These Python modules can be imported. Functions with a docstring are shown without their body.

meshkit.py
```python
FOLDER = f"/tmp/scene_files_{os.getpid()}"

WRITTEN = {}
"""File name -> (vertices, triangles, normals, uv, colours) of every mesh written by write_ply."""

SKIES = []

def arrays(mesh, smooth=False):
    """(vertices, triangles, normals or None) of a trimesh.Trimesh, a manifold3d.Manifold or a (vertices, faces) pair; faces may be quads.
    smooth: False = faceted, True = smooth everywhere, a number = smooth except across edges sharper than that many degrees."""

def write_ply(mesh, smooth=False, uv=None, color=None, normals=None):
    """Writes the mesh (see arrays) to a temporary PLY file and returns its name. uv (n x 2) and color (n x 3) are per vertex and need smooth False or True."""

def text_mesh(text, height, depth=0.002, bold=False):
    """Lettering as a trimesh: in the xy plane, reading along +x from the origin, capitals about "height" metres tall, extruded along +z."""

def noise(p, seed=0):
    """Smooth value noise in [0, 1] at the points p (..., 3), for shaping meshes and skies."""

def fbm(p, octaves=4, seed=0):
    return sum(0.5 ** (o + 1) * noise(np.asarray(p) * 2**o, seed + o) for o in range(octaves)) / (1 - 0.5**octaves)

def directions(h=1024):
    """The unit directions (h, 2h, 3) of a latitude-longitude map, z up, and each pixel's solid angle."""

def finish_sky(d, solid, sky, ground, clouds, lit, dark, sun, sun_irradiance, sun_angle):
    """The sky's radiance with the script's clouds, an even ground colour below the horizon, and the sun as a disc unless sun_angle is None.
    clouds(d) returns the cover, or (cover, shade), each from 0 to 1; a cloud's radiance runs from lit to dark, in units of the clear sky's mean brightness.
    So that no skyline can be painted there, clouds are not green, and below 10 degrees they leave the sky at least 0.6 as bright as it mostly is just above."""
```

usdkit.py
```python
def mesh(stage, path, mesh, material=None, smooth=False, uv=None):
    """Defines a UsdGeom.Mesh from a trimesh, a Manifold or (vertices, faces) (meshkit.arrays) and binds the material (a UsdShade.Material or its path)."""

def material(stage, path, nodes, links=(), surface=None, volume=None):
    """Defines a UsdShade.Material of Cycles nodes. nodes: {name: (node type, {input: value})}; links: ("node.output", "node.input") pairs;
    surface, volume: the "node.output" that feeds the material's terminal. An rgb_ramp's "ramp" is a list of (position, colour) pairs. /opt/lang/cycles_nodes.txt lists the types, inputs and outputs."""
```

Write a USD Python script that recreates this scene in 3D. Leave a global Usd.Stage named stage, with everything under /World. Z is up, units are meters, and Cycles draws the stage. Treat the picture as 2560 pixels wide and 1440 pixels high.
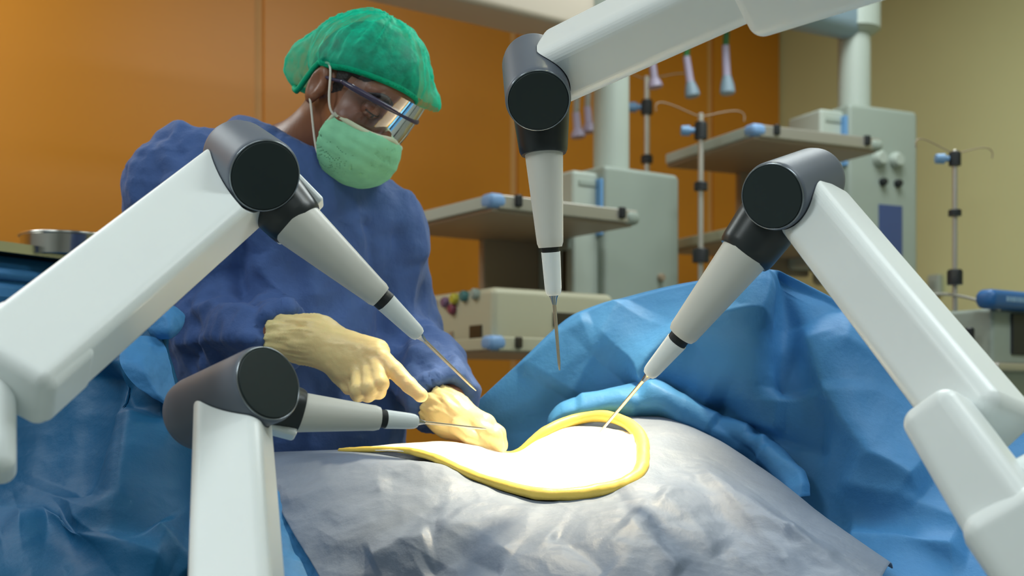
import math, random
import numpy as np, trimesh, manifold3d
import usdkit, meshkit
from pxr import Usd, UsdGeom, UsdLux, UsdShade, Gf, Sdf
from scipy.interpolate import PchipInterpolator

random.seed(3); np.random.seed(3)
stage = Usd.Stage.CreateInMemory()
UsdGeom.SetStageUpAxis(stage, UsdGeom.Tokens.z)
UsdGeom.SetStageMetersPerUnit(stage, 1.0)
UsdGeom.Xform.Define(stage, '/World')

# ------------------------------------------------------------------ camera, lights, exposure
FPX, EYE, HORIZON = 3000.0, 1.09, 1000.0
cam = UsdGeom.Camera.Define(stage, '/World/camera')
cam.CreateHorizontalApertureAttr(36.0); cam.CreateVerticalApertureAttr(20.25)
cam.CreateFocalLengthAttr(36.0 * FPX / 2560.0)
cam.CreateVerticalApertureOffsetAttr((HORIZON - 720.0) / 2560.0 * 36.0)      # level camera, lens shifted upwards
cam.CreateFStopAttr(5.0); cam.CreateFocusDistanceAttr(1.42)
cam.CreateExposureAttr(-0.07)
cam.AddTranslateOp().Set((0, 0, EYE)); cam.AddRotateXOp().Set(90.0)
cam.CreateClippingRangeAttr((0.05, 60.0))

def rect_light(name, pos, w, h, power, color=(1, 1, 1), rot=(0, 0, 0)):
    l = UsdLux.RectLight.Define(stage, '/World/' + name)
    l.CreateWidthAttr(w); l.CreateHeightAttr(h); l.CreateIntensityAttr(power); l.CreateColorAttr(color)
    l.AddTranslateOp().Set(pos); l.AddRotateXYZOp().Set(rot)
    return l

CEIL = 3.0
PANELS = [((-1.5, 0.3), 12.0), ((0.2, -0.5), 7.0), ((-1.9, 2.6), 11.0), ((0.95, 3.0), 12.0), ((1.5, 1.3), 11.5)]
for i, ((lx, ly), pw) in enumerate(PANELS):
    rect_light('panel_light_%03d' % i, (lx, ly, CEIL - 0.055), 1.15, 0.55, pw, (0.92, 1.0, 1.0), (0, 0, 35))
LAMP_AT, LAMP_TO = np.array([0.30, 1.78, 2.40]), np.array([0.04, 1.54, 1.02])
sp = UsdLux.SphereLight.Define(stage, '/World/surgical_light')
sp.CreateRadiusAttr(0.08); sp.CreateIntensityAttr(1500.0); sp.CreateColorAttr((1.0, 0.83, 0.54))
sh = UsdLux.ShapingAPI.Apply(sp.GetPrim()); sh.CreateShapingConeAngleAttr(11.5); sh.CreateShapingConeSoftnessAttr(1.0)
_z = LAMP_AT - LAMP_TO; _z /= np.linalg.norm(_z)
_x = np.cross([0, 0, 1.0], _z); _x /= np.linalg.norm(_x); _y = np.cross(_z, _x)
sp.AddTransformOp().Set(Gf.Matrix4d(*_x, 0, *_y, 0, *_z, 0, *LAMP_AT, 1))

# ------------------------------------------------------------------ helpers
def at(px, py, d):
    """The point of the place seen at that spot of the photograph, d metres into the room."""
    return np.array([(px - 1280.0) / FPX * d, d, EYE + (HORIZON - py) / FPX * d])

def unit(v):
    v = np.asarray(v, float); return v / np.linalg.norm(v)

USED = {}
def numbered(path):
    n = USED.get(path, -1) + 1; USED[path] = n
    return path if n == 0 else '%s_%03d' % (path, n)

BASE = {}
def thing(name, label, cat, base=(0, 0, 0), group=None, kind=None):
    path = numbered('/World/' + name)
    x = UsdGeom.Xform.Define(stage, path); x.AddTranslateOp().Set(tuple(map(float, base)))
    BASE[path] = np.asarray(base, float)
    tag(x.GetPrim(), label, cat, group, kind)
    return path

def tag(p, label=None, cat=None, group=None, kind=None):
    for k, v in (('label', label), ('category', cat), ('group', group), ('kind', kind)):
        if v: p.SetCustomDataByKey(k, v)

def arr(m):
    v, f, _ = meshkit.arrays(m); return v, f

def part(parent, name, m, mat, smooth=35, label=None, kind=None):
    v, f = arr(m)
    b = BASE[parent]
    path = numbered(parent + '/' + name)
    BASE[path] = b
    if parent.count('/') > 2: pass
    usdkit.mesh(stage, path, (v - b, f), mat, smooth=smooth)
    p = stage.GetPrimAtPath(path); tag(p, label, None, None, kind)
    return path

def solo(name, m, mat, label, cat, group=None, kind=None, smooth=35):
    path = numbered('/World/' + name)
    v, f = arr(m); c = np.array([*(v.min(0) + v.max(0))[:2] / 2, v[:, 2].min()])
    g = usdkit.mesh(stage, path, (v - c, f), mat, smooth=smooth)
    UsdGeom.Xformable(g).AddTranslateOp().Set(tuple(map(float, c)))
    BASE[path] = c
    tag(g.GetPrim(), label, cat, group, kind)
    return path

def join(*ms):
    vs, fs, n = [], [], 0
    for m in ms:
        v, f = arr(m); vs.append(v); fs.append(f + n); n += len(v)
    return np.vstack(vs), np.vstack(fs)

def frame(d, ref=(0, 0, 1)):
    d = unit(d); ref = np.asarray(ref, float)
    if abs(d @ unit(ref)) > 0.98: ref = np.array([1.0, 0, 0])
    a = unit(np.cross(ref, d)); return a, np.cross(d, a), d

def lathe(p, q, prof, n=40):
    """Surface of revolution about the line p-q; prof: (fraction or metres along as given by t in 0..1, radius)."""
    p, q = np.asarray(p, float), np.asarray(q, float)
    a, b, d = frame(q - p); L = np.linalg.norm(q - p)
    ang = np.linspace(0, 2 * np.pi, n, endpoint=False)
    ring = np.cos(ang)[:, None] * a + np.sin(ang)[:, None] * b
    vs = [p + d * L * t + ring * r for t, r in prof]
    v = np.vstack(vs + [[p + d * L * prof[0][0]], [p + d * L * prof[-1][0]]]); f = []
    m = len(prof); j = np.arange(n); k = (j + 1) % n
    for i in range(m - 1):
        A, B = i * n, (i + 1) * n
        f.append(np.stack([A + j, A + k, B + k], 1)); f.append(np.stack([A + j, B + k, B + j], 1))
    f.append(np.stack([np.full(n, m * n), k, j], 1)); f.append(np.stack([np.full(n, m * n + 1), (m - 1) * n + j, (m - 1) * n + k], 1))
    return v, np.vstack(f)

def rod(p, q, r, n=16):
    L = np.linalg.norm(np.asarray(q, float) - p); c = min(r * 0.25, L * 0.2) / L
    return lathe(p, q, [(0, r * 0.75), (c, r), (1 - c, r), (1, r * 0.75)], n)

def tube(pts, r, n=12, closed=False):
    p = np.asarray(pts, float); N = len(p)
    t = (np.roll(p, -1, 0) - np.roll(p, 1, 0)) if closed else np.gradient(p, axis=0)
    t /= np.linalg.norm(t, axis=1, keepdims=True)
    r = np.broadcast_to(np.asarray(r, float), (N,))
    u = np.zeros_like(p); u[0] = frame(t[0])[0]
    for i in range(1, N):
        w = u[i - 1] - t[i] * (u[i - 1] @ t[i]); u[i] = unit(w)
    b = np.cross(t, u); ang = np.linspace(0, 2 * np.pi, n, endpoint=False)
    v = p[:, None] + r[:, None, None] * (np.cos(ang)[None, :, None] * u[:, None] + np.sin(ang)[None, :, None] * b[:, None])
    v = v.reshape(-1, 3); f = []; j = np.arange(n); k = (j + 1) % n
    for i in range(N if closed else N - 1):
        A, B = i * n, ((i + 1) % N) * n
        f.append(np.stack([A + j, A + k, B + k], 1)); f.append(np.stack([A + j, B + k, B + j], 1))
    if not closed:
        v = np.vstack([v, p[0], p[-1]])
        f.append(np.stack([np.full(n, N * n), k, j], 1)); f.append(np.stack([np.full(n, N * n + 1), (N - 1) * n + j, (N - 1) * n + k], 1))
    return v, np.vstack(f)

def smooth_path(pts, n, closed=False):
    p = np.asarray(pts, float)
    if closed:
        m = len(p); ext = np.vstack([p[-3:], p, p[:4]]); s = np.arange(-3, m + 4)
        x = np.linspace(0, m, n, endpoint=False)
    else:
        ext = p; s = np.arange(len(p)); x = np.linspace(0, len(p) - 1, n)
    from scipy.interpolate import make_interp_spline
    return make_interp_spline(s, ext, k=min(3, len(ext) - 1))(x)

def rbox(size, r=0.004, seg=8):
    """A box with rounded edges about the origin."""
    s = np.asarray(size, float) / 2 - r
    ball = manifold3d.Manifold.sphere(r, seg)
    return manifold3d.Manifold.batch_hull([ball.translate([x, y, z]) for x in (-s[0], s[0]) for y in (-s[1], s[1]) for z in (-s[2], s[2])])

def place(m, pos=(0, 0, 0), axes=None, rz=0):
    v, f = arr(m)
    if axes is not None: v = v @ np.asarray(axes, float)         # rows: where x, y, z go
    if rz:
        c, s = math.cos(rz), math.sin(rz); v = v @ np.array([[c, s, 0], [-s, c, 0], [0, 0, 1.0]])
    return v + np.asarray(pos, float), f

def hull_spheres(items, seg=24):
    return manifold3d.Manifold.batch_hull([manifold3d.Manifold.sphere(float(r), seg).translate([float(x) for x in p]) for p, r in items])

def to_manifold(m):
    v, f = arr(m)
    return manifold3d.Manifold(manifold3d.Mesh(np.asarray(v, np.float32), np.asarray(f, np.uint32)))

# ---- implicit surfaces (smoothly blended bodies), meshed as one continuous skin
def surface_nets(fun, xs, ys, zs):
    X, Y, Z = np.meshgrid(xs, ys, zs, indexing='ij')
    P = np.stack([X, Y, Z], -1).astype(np.float32)
    F = fun(P)
    ins = F < 0
    shp = np.array(F.shape) - 1
    acc = np.zeros((*shp, 3)); cnt = np.zeros(shp)
    sl = lambda o: tuple(slice(o[k], o[k] + shp[k]) for k in range(3))
    cor = [(a, b, c) for a in (0, 1) for b in (0, 1) for c in (0, 1)]
    for a in cor:
        for ax in range(3):
            if a[ax]: continue
            b = list(a); b[ax] = 1
            Fa, Fb = F[sl(a)], F[sl(b)]
            cr = ins[sl(a)] != ins[sl(b)]
            t = np.where(cr, Fa / np.where(cr, Fa - Fb, 1), 0)
            acc += np.where(cr[..., None], P[sl(a)] + (P[sl(b)] - P[sl(a)]) * t[..., None], 0); cnt += cr
    on = cnt > 0
    idx = -np.ones(shp, int); idx[on] = np.arange(on.sum())
    V = acc[on] / cnt[on][:, None]
    Q = []
    for ax in range(3):
        o = [0, 0, 0]; o[ax] = 1
        A = ins[tuple(slice(0, F.shape[k] - o[k]) for k in range(3))]; B = ins[tuple(slice(o[k], F.shape[k]) for k in range(3))]
        cr = A != B
        u, w = (ax + 1) % 3, (ax + 2) % 3
        c = np.argwhere(cr)
        ok = (c[:, u] > 0) & (c[:, w] > 0) & (c[:, u] < shp[u]) & (c[:, w] < shp[w])
        c = c[ok]
        flip = A[tuple(c.T)]
        def g(du, dw):
            k = c.copy(); k[:, u] += du; k[:, w] += dw
            return idx[tuple(k.T)]
        q = np.stack([g(-1, -1), g(0, -1), g(0, 0), g(-1, 0)], 1)
        q[~flip] = q[~flip][:, ::-1]
        Q.append(q)
    Q = np.vstack(Q)
    return V, np.vstack([Q[:, [0, 1, 2]], Q[:, [0, 2, 3]]])

def capsule(P, a, b, ra, rb):
    a, b = np.asarray(a, np.float32), np.asarray(b, np.float32); ab = b - a
    t = np.clip(((P - a) @ ab) / (ab @ ab), 0, 1)
    return np.linalg.norm(P - a - t[..., None] * ab, axis=-1) - (ra + (rb - ra) * t)

def ellipsoid(P, c, r, axes=None):
    q = P - np.asarray(c, np.float32)
    if axes is not None: q = q @ np.asarray(axes, np.float32).T
    r = np.asarray(r, np.float32)
    k0 = np.linalg.norm(q / r, axis=-1); k1 = np.linalg.norm(q / (r * r), axis=-1)
    return k0 * (k0 - 1) / np.maximum(k1, 1e-6)

def smin(a, b, k):
    h = np.clip(0.5 + 0.5 * (b - a) / k, 0, 1)
    return b + (a - b) * h - k * h * (1 - h)

def smax(a, b, k): return -smin(-a, -b, k)

def vnormals(v, f):
    n = np.zeros_like(v); c = np.cross(v[f[:, 1]] - v[f[:, 0]], v[f[:, 2]] - v[f[:, 0]])
    for k in range(3): np.add.at(n, f[:, k], c)
    return n / np.maximum(np.linalg.norm(n, axis=1, keepdims=True), 1e-12)

def ridged(p, seed=0, octaves=3):
    s = 0; w = 0
    for o in range(octaves):
        s = s + 0.5 ** o * (1 - np.abs(2 * meshkit.noise(np.asarray(p) * 2 ** o, seed + 7 * o) - 1)); w += 0.5 ** o
    return s / w

def cloth(rows, nu=120, nv=120, disp=None, thick=0.0015, pixels=True):
    """A sheet through rows of points (px, py, depth); disp(u, v, p) moves it along its normal."""
    G = np.array([[at(*c) for c in r] for r in rows]) if pixels else np.asarray(rows, float)
    R, C = G.shape[:2]
    u = np.linspace(0, R - 1, nu); w = np.linspace(0, C - 1, nv)
    H = PchipInterpolator(np.arange(R), G, axis=0)(u)
    H = PchipInterpolator(np.arange(C), H, axis=1)(w)
    V = H.reshape(-1, 3)
    I = np.arange(nu * nv).reshape(nu, nv)
    q = np.stack([I[:-1, :-1], I[1:, :-1], I[1:, 1:], I[:-1, 1:]], -1).reshape(-1, 4)
    F = np.vstack([q[:, [0, 1, 2]], q[:, [0, 2, 3]]])
    N = vnormals(V, F)
    if (N * (V - np.array([0, 0, EYE + 0.4]))).sum() > 0:
        F = F[:, ::-1]; N = -N; q = q[:, ::-1]
    if disp is not None:
        U, W = np.meshgrid(np.linspace(0, 1, nu), np.linspace(0, 1, nv), indexing='ij')
        V = V + N * disp(U.ravel(), W.ravel(), V)[:, None]
        N = vnormals(V, F)
    B = V - N * thick
    n = len(V)
    edge = np.concatenate([I[0, :], I[1:, -1], I[-1, -2::-1], I[-2:0:-1, 0]])
    e2 = np.roll(edge, -1)
    S = np.vstack([np.stack([edge, e2, e2 + n], 1), np.stack([edge, e2 + n, edge + n], 1)])
    return np.vstack([V, B]), np.vstack([F, F[:, ::-1] + n, S])

# ------------------------------------------------------------------ materials
def lin(r, g, b):
    c = np.array([r, g, b]) / 255.0
    return tuple(float(x) for x in np.where(c <= 0.04045, c / 12.92, ((c + 0.055) / 1.055) ** 2.4))

def mat(name, col, rough=0.5, metal=0.0, bump=None, var=None, spec=0.5, coat=0.0, sheen=0.0, sss=0.0, col2=None):
    n = {'p': ('principled_bsdf', {'base_color': col, 'roughness': rough, 'metallic': metal, 'specular_ior_level': spec, 'coat_weight': coat, 'sheen_weight': sheen,
                                   'subsurface_weight': sss, 'subsurface_scale': 0.006})}
    l = []
    if bump or var: n['g'] = ('geometry', {})
    if var:
        sc, am = var
        n['vn'] = ('noise_texture', {'scale': sc, 'detail': 3.0})
        c2 = col2 or tuple(x * (1 - am) for x in col)
        n['vr'] = ('rgb_ramp', {'ramp': [(0.3, c2), (0.7, tuple(min(1, x * (1 + am)) for x in col))]})
        l += [('g.position', 'vn.vector'), ('vn.fac', 'vr.fac'), ('vr.color', 'p.base_color')]
    if bump:
        sc, st, ds = bump
        n['bn'] = ('noise_texture', {'scale': sc, 'detail': 4.0, 'roughness': 0.6})
        n['b'] = ('bump', {'strength': st, 'distance': ds})
        l += [('g.position', 'bn.vector'), ('bn.fac', 'b.height'), ('b.normal', 'p.normal')]
    return usdkit.material(stage, '/World/Looks/' + name, n, l, surface='p.BSDF')

M = {}
M['orange'] = mat('orange_wall_panel', lin(214, 136, 28), 0.42, var=(0.8, 0.04))
M['seam'] = mat('wall_joint', lin(226, 172, 104), 0.6)
M['yellow_wall'] = mat('pale_olive_wall', lin(218, 216, 162), 0.5, var=(0.7, 0.04))
M['grey_wall'] = mat('pale_grey_wall', lin(200, 205, 205), 0.6, var=(0.7, 0.03))
M['ceiling'] = mat('ceiling_paint', lin(225, 225, 220), 0.8)
M['floor'] = mat('vinyl_floor', lin(150, 160, 158), 0.35, var=(30, 0.05))
M['robot'] = mat('white_robot_plastic', lin(242, 249, 249), 0.38, bump=(400, 0.03, 0.001))
M['tool'] = mat('ivory_tool_plastic', lin(222, 222, 214), 0.4)
M['barrel'] = mat('graphite_barrel', lin(104, 112, 124), 0.45, 0.0, spec=0.22)
M['cap'] = mat('black_teal_end_cap', lin(40, 52, 53), 0.55, spec=0.3)
M['stub'] = mat('graphite_elbow', lin(42, 48, 50), 0.33, 0.1)
M['rim'] = mat('polished_rim', lin(150, 158, 165), 0.2, 0.8)
M['black'] = mat('black_rubber', lin(28, 32, 34), 0.5)
M['steel'] = mat('stainless_steel', lin(190, 190, 185), 0.18, 1.0)
M['needle'] = mat('needle_steel', lin(205, 190, 165), 0.3, 0.9)
M['gown'] = mat('blue_surgical_gown', lin(66, 94, 150), 0.75, bump=(90, 0.35, 0.004), var=(14, 0.10), sheen=0.1, spec=0.25)
M['drape'] = mat('blue_nonwoven_drape', lin(66, 132, 190), 0.6, bump=(60, 0.3, 0.004), var=(6, 0.10), spec=0.3)
M['drape_teal'] = mat('teal_blue_drape', lin(4, 84, 128), 0.6, bump=(60, 0.3, 0.004), var=(6, 0.10), spec=0.3)
M['plastic'] = mat('grey_plastic_drape', lin(118, 130, 150), 0.5, bump=(30, 0.3, 0.006), var=(11, 0.09), spec=0.4)
M['field'] = mat('white_incise_film', lin(238, 236, 230), 0.45, bump=(70, 0.3, 0.004))
M['border'] = mat('yellow_border', lin(236, 205, 96), 0.45, bump=(80, 0.2, 0.003))
M['glove'] = mat('cream_latex', lin(226, 204, 146), 0.45, bump=(120, 0.25, 0.002), var=(40, 0.05), sss=0.15)
M['skin'] = mat('brown_skin', lin(128, 82, 58), 0.42, bump=(300, 0.1, 0.001), var=(30, 0.08), sss=0.1)
M['hair'] = mat('black_hair', lin(26, 22, 24), 0.5, bump=(300, 0.6, 0.002))
M['eye'] = mat('eye_white', lin(225, 215, 205), 0.15)
M['iris'] = mat('dark_iris', lin(30, 20, 16), 0.1)
M['mask'] = mat('green_face_mask', lin(136, 206, 166), 0.7, bump=(130, 0.3, 0.002), var=(35, 0.10), spec=0.2)
M['maskband'] = mat('pale_mask_band', lin(196, 206, 180), 0.7, spec=0.2)
M['loop'] = mat('white_elastic', lin(222, 218, 208), 0.7)
M['frame'] = mat('dark_violet_frame', lin(62, 56, 82), 0.3)
M['grey_white'] = mat('off_white_enamel', lin(176, 186, 176), 0.45)
M['grey_side'] = mat('pale_grey_enamel', lin(154, 165, 155), 0.5)
M['under'] = mat('beige_shelf_laminate', lin(158, 140, 118), 0.5)
M['alu'] = mat('brushed_aluminium', lin(190, 186, 176), 0.35, 0.6)
M['bumper'] = mat('light_blue_bumper', lin(122, 160, 204), 0.5)
M['stripe'] = mat('blue_stripe', lin(108, 158, 208), 0.5)
M['dark'] = mat('dark_display', lin(58, 52, 40), 0.3)
M['screen'] = mat('navy_screen', lin(62, 80, 128), 0.3)
M['device'] = mat('cream_device_case', lin(186, 183, 156), 0.5)
M['boom'] = mat('beige_boom_cover', lin(196, 184, 166), 0.5)
M['boomblue'] = mat('grey_blue_boom', lin(130, 152, 166), 0.5)
M['green'] = mat('green_hose', lin(40, 110, 50), 0.4)
M['lilac'] = mat('lilac_connector', lin(176, 166, 190), 0.4)
M['greyhose'] = mat('grey_hose', lin(160, 160, 150), 0.45)
M['blueknob'] = mat('blue_knob', lin(120, 160, 200), 0.4)
M['handle'] = mat('deep_blue_handle', lin(36, 96, 156), 0.4)
M['letter'] = mat('pale_lettering', lin(140, 175, 205), 0.5)
for nm, c in (('red', (190, 60, 80)), ('maroon', (130, 60, 80)), ('violet', (120, 90, 120)), ('yellow', (190, 180, 60)), ('tealsocket', (70, 120, 120))):
    M[nm] = mat('socket_' + nm, lin(*c), 0.4)
M['lampglass'] = usdkit.material(stage, '/World/Looks/lamp_diffuser', {'e': ('emission', {'color': (0.92, 1.0, 1.0), 'strength': 2.0})}, [], surface='e.emission')

def thin(name, col, opacity_face, opacity_edge, rough=0.5, translucent=0.4, bump=None):
    """Thin see-through fabric: denser where seen edge-on."""
    n = {'lw': ('layer_weight', {'blend': 0.45}), 'r': ('map_range', {'from_min': 0.0, 'from_max': 1.0, 'to_min': opacity_face, 'to_max': opacity_edge, 'clamp': True}),
         'd': ('principled_bsdf', {'base_color': col, 'roughness': rough, 'specular_ior_level': 0.25}), 't': ('translucent_bsdf', {'color': col}),
         'm': ('mix_closure', {'fac': translucent}), 'c': ('transparent_bsdf', {'color': (1, 1, 1)}), 'o': ('mix_closure', {}),
         'g': ('geometry', {}), 'bn': ('noise_texture', {'scale': bump[0], 'detail': 4.0}), 'b': ('bump', {'strength': bump[1], 'distance': bump[2]}),
         'vn': ('noise_texture', {'scale': 60.0, 'detail': 3.0}), 'vr': ('map_range', {'from_min': 0.35, 'from_max': 0.65, 'to_min': 0.75, 'to_max': 1.15, 'clamp': True}), 'mu': ('math', {'math_type': 'multiply', 'use_clamp': True})}
    l = [('lw.facing', 'r.value'), ('r.result', 'mu.value1'), ('g.position', 'vn.vector'), ('vn.fac', 'vr.value'), ('vr.result', 'mu.value2'),
         ('d.BSDF', 'm.closure1'), ('t.BSDF', 'm.closure2'), ('c.BSDF', 'o.closure1'), ('m.closure', 'o.closure2'), ('mu.value', 'o.fac'),
         ('g.position', 'bn.vector'), ('bn.fac', 'b.height'), ('b.normal', 'd.normal')]
    return usdkit.material(stage, '/World/Looks/' + name, n, l, surface='o.closure')
M['capnet'] = thin('green_bouffant_fabric', lin(10, 226, 182), 0.46, 1.0, 0.6, 0.25, (90, 0.5, 0.004))
M['lens'] = usdkit.material(stage, '/World/Looks/clear_visor', {'f': ('fresnel', {'IOR': 1.62}), 't': ('transparent_bsdf', {'color': (0.93, 0.91, 0.95)}),
                            'g': ('glossy_bsdf', {'color': (1, 1, 1), 'roughness': 0.03}), 'm': ('mix_closure', {})},
                            [('f.fac', 'm.fac'), ('t.BSDF', 'm.closure1'), ('g.BSDF', 'm.closure2')], surface='m.closure')

# ------------------------------------------------------------------ the room
PHI = math.radians(35.0)
UX = np.array([math.cos(PHI), math.sin(PHI), 0]); VX = np.array([math.sin(PHI), -math.cos(PHI), 0]); ZX = np.array([0, 0, 1.0])
CORNER = np.array([(1955 - 1280) / FPX * 5.5, 5.5, 0])
AX = [UX, -VX, ZX]                                   # x along the orange wall, y into it, z up
def room(s, t, z): return CORNER + UX * s + VX * t + ZX * z
RL, RD = 7.0, 7.2

def structure(name, m, mt):
    p = '/World/' + name
    v, f = arr(m); usdkit.mesh(stage, p, (v, f), mt, smooth=False)
    tag(stage.GetPrimAtPath(p), None, None, None, 'structure'); BASE[p] = np.zeros(3)
    return p
bx = lambda size, pos: place(trimesh.creation.box(size), pos, AX)
structure('floor', bx([RL + 0.4, RD + 0.4, 0.1], room(-RL / 2, RD / 2, -0.05)), M['floor'])
structure('ceiling', bx([RL + 0.4, RD + 0.4, 0.1], room(-RL / 2, RD / 2, CEIL + 0.05)), M['ceiling'])
structure('wall_right', bx([0.1, RD + 0.2, CEIL], room(0.05, RD / 2, CEIL / 2)), M['yellow_wall'])
structure('wall_left', bx([0.1, RD + 0.2, CEIL], room(-RL - 0.05, RD / 2, CEIL / 2)), M['grey_wall'])
structure('wall_front', bx([RL, 0.1, CEIL], room(-RL / 2, RD + 0.05, CEIL / 2)), M['grey_wall'])
# back wall: tall orange panels with pale recessed joints
def s_of(px):
    k = (px - 1280) / FPX
    return (k * CORNER[1] - CORNER[0]) / (UX[0] - k * UX[1])
joints = [s_of(650), s_of(1287)]
step = joints[1] - joints[0]
edges = [-RL] + [e for e in (joints[0] - 2 * step, joints[0] - step) if e > -RL + 0.1] + joints + [e for e in (joints[1] + step,) if e < -0.1] + [0.0]
wb = '/World/wall_back'
UsdGeom.Xform.Define(stage, wb); tag(stage.GetPrimAtPath(wb), None, None, None, 'structure'); BASE[wb] = np.zeros(3)
part(wb, 'backing', bx([RL, 0.06, CEIL], room(-RL / 2, -0.045, CEIL / 2)), M['seam'], False)
for a, b in zip(edges[:-1], edges[1:]):
    part(wb, 'panel', bx([b - a - 0.035, 0.018, CEIL], room((a + b) / 2, -0.012, CEIL / 2)), M['orange'], False)
for i, ((lx, ly), pw) in enumerate(PANELS):
    t = thing('ceiling_light', ['flat ceiling light panel above the left side of the room', 'flat ceiling light panel above the camera', 'flat ceiling light panel near the orange wall', 'flat ceiling light panel between the two pendants', 'flat ceiling light panel above the right robot arm'][i], 'light', (lx, ly, CEIL - 0.05))
    rim = manifold3d.Manifold.cube([1.28, 0.68, 0.05], True) - manifold3d.Manifold.cube([1.18, 0.58, 0.2], True)
    part(t, 'frame', place(rim, (lx, ly, CEIL - 0.025), rz=PHI), M['alu'], False)
    part(t, 'diffuser', place(trimesh.creation.box([1.18, 0.58, 0.01]), (lx, ly, CEIL - 0.015), rz=PHI), M['lampglass'], False)

# ------------------------------------------------------------------ surgical lamp over the field (above the picture)
lt = thing('surgical_lamp', 'round surgical lamp hanging from the ceiling and aimed at the operating field', 'lamp', (LAMP_AT[0], LAMP_AT[1], LAMP_AT[2]))
ld = unit(LAMP_TO - LAMP_AT)
c0 = LAMP_AT - ld * 0.03
part(lt, 'housing', lathe(c0 - ld * 0.12, c0 + ld * 0.05, [(0, 0.04), (0.15, 0.12), (0.5, 0.19), (0.9, 0.22), (1.0, 0.21), (0.96, 0.19), (0.6, 0.15), (0.5, 0.02)]), M['grey_white'], 40)
part(lt, 'stem', rod(c0 - ld * 0.10, (LAMP_AT[0] + 0.10, LAMP_AT[1] + 0.15, CEIL), 0.025), M['grey_white'])

# ------------------------------------------------------------------ operating table (under the drapes)
ot = thing('operating_table', 'operating table hidden beneath the drapes', 'table', (0.0, 1.53, 0))
part(ot, 'table_top', place(rbox([1.1, 0.16, 0.06], 0.015), (0.0, 1.53, 0.80)), M['black'])
part(ot, 'pedestal', place(rbox([0.35, 0.14, 0.74], 0.02), (0.0, 1.53, 0.40)), M['steel'])
part(ot, 'foot', place(rbox([0.7, 0.2, 0.08], 0.02), (0.0, 1.53, 0.04)), M['steel'])

# ------------------------------------------------------------------ drapes
def crinkle(amp, sc, seed=0, fine=0.25):
    def g(u, w, p):
        a = ridged(p * sc, seed, 3); b = meshkit.fbm(p * sc * 4.5, 3, seed + 3)
        return amp * (a - 0.6) + amp * fine * 2 * (b - 0.5)
    return g

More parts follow.
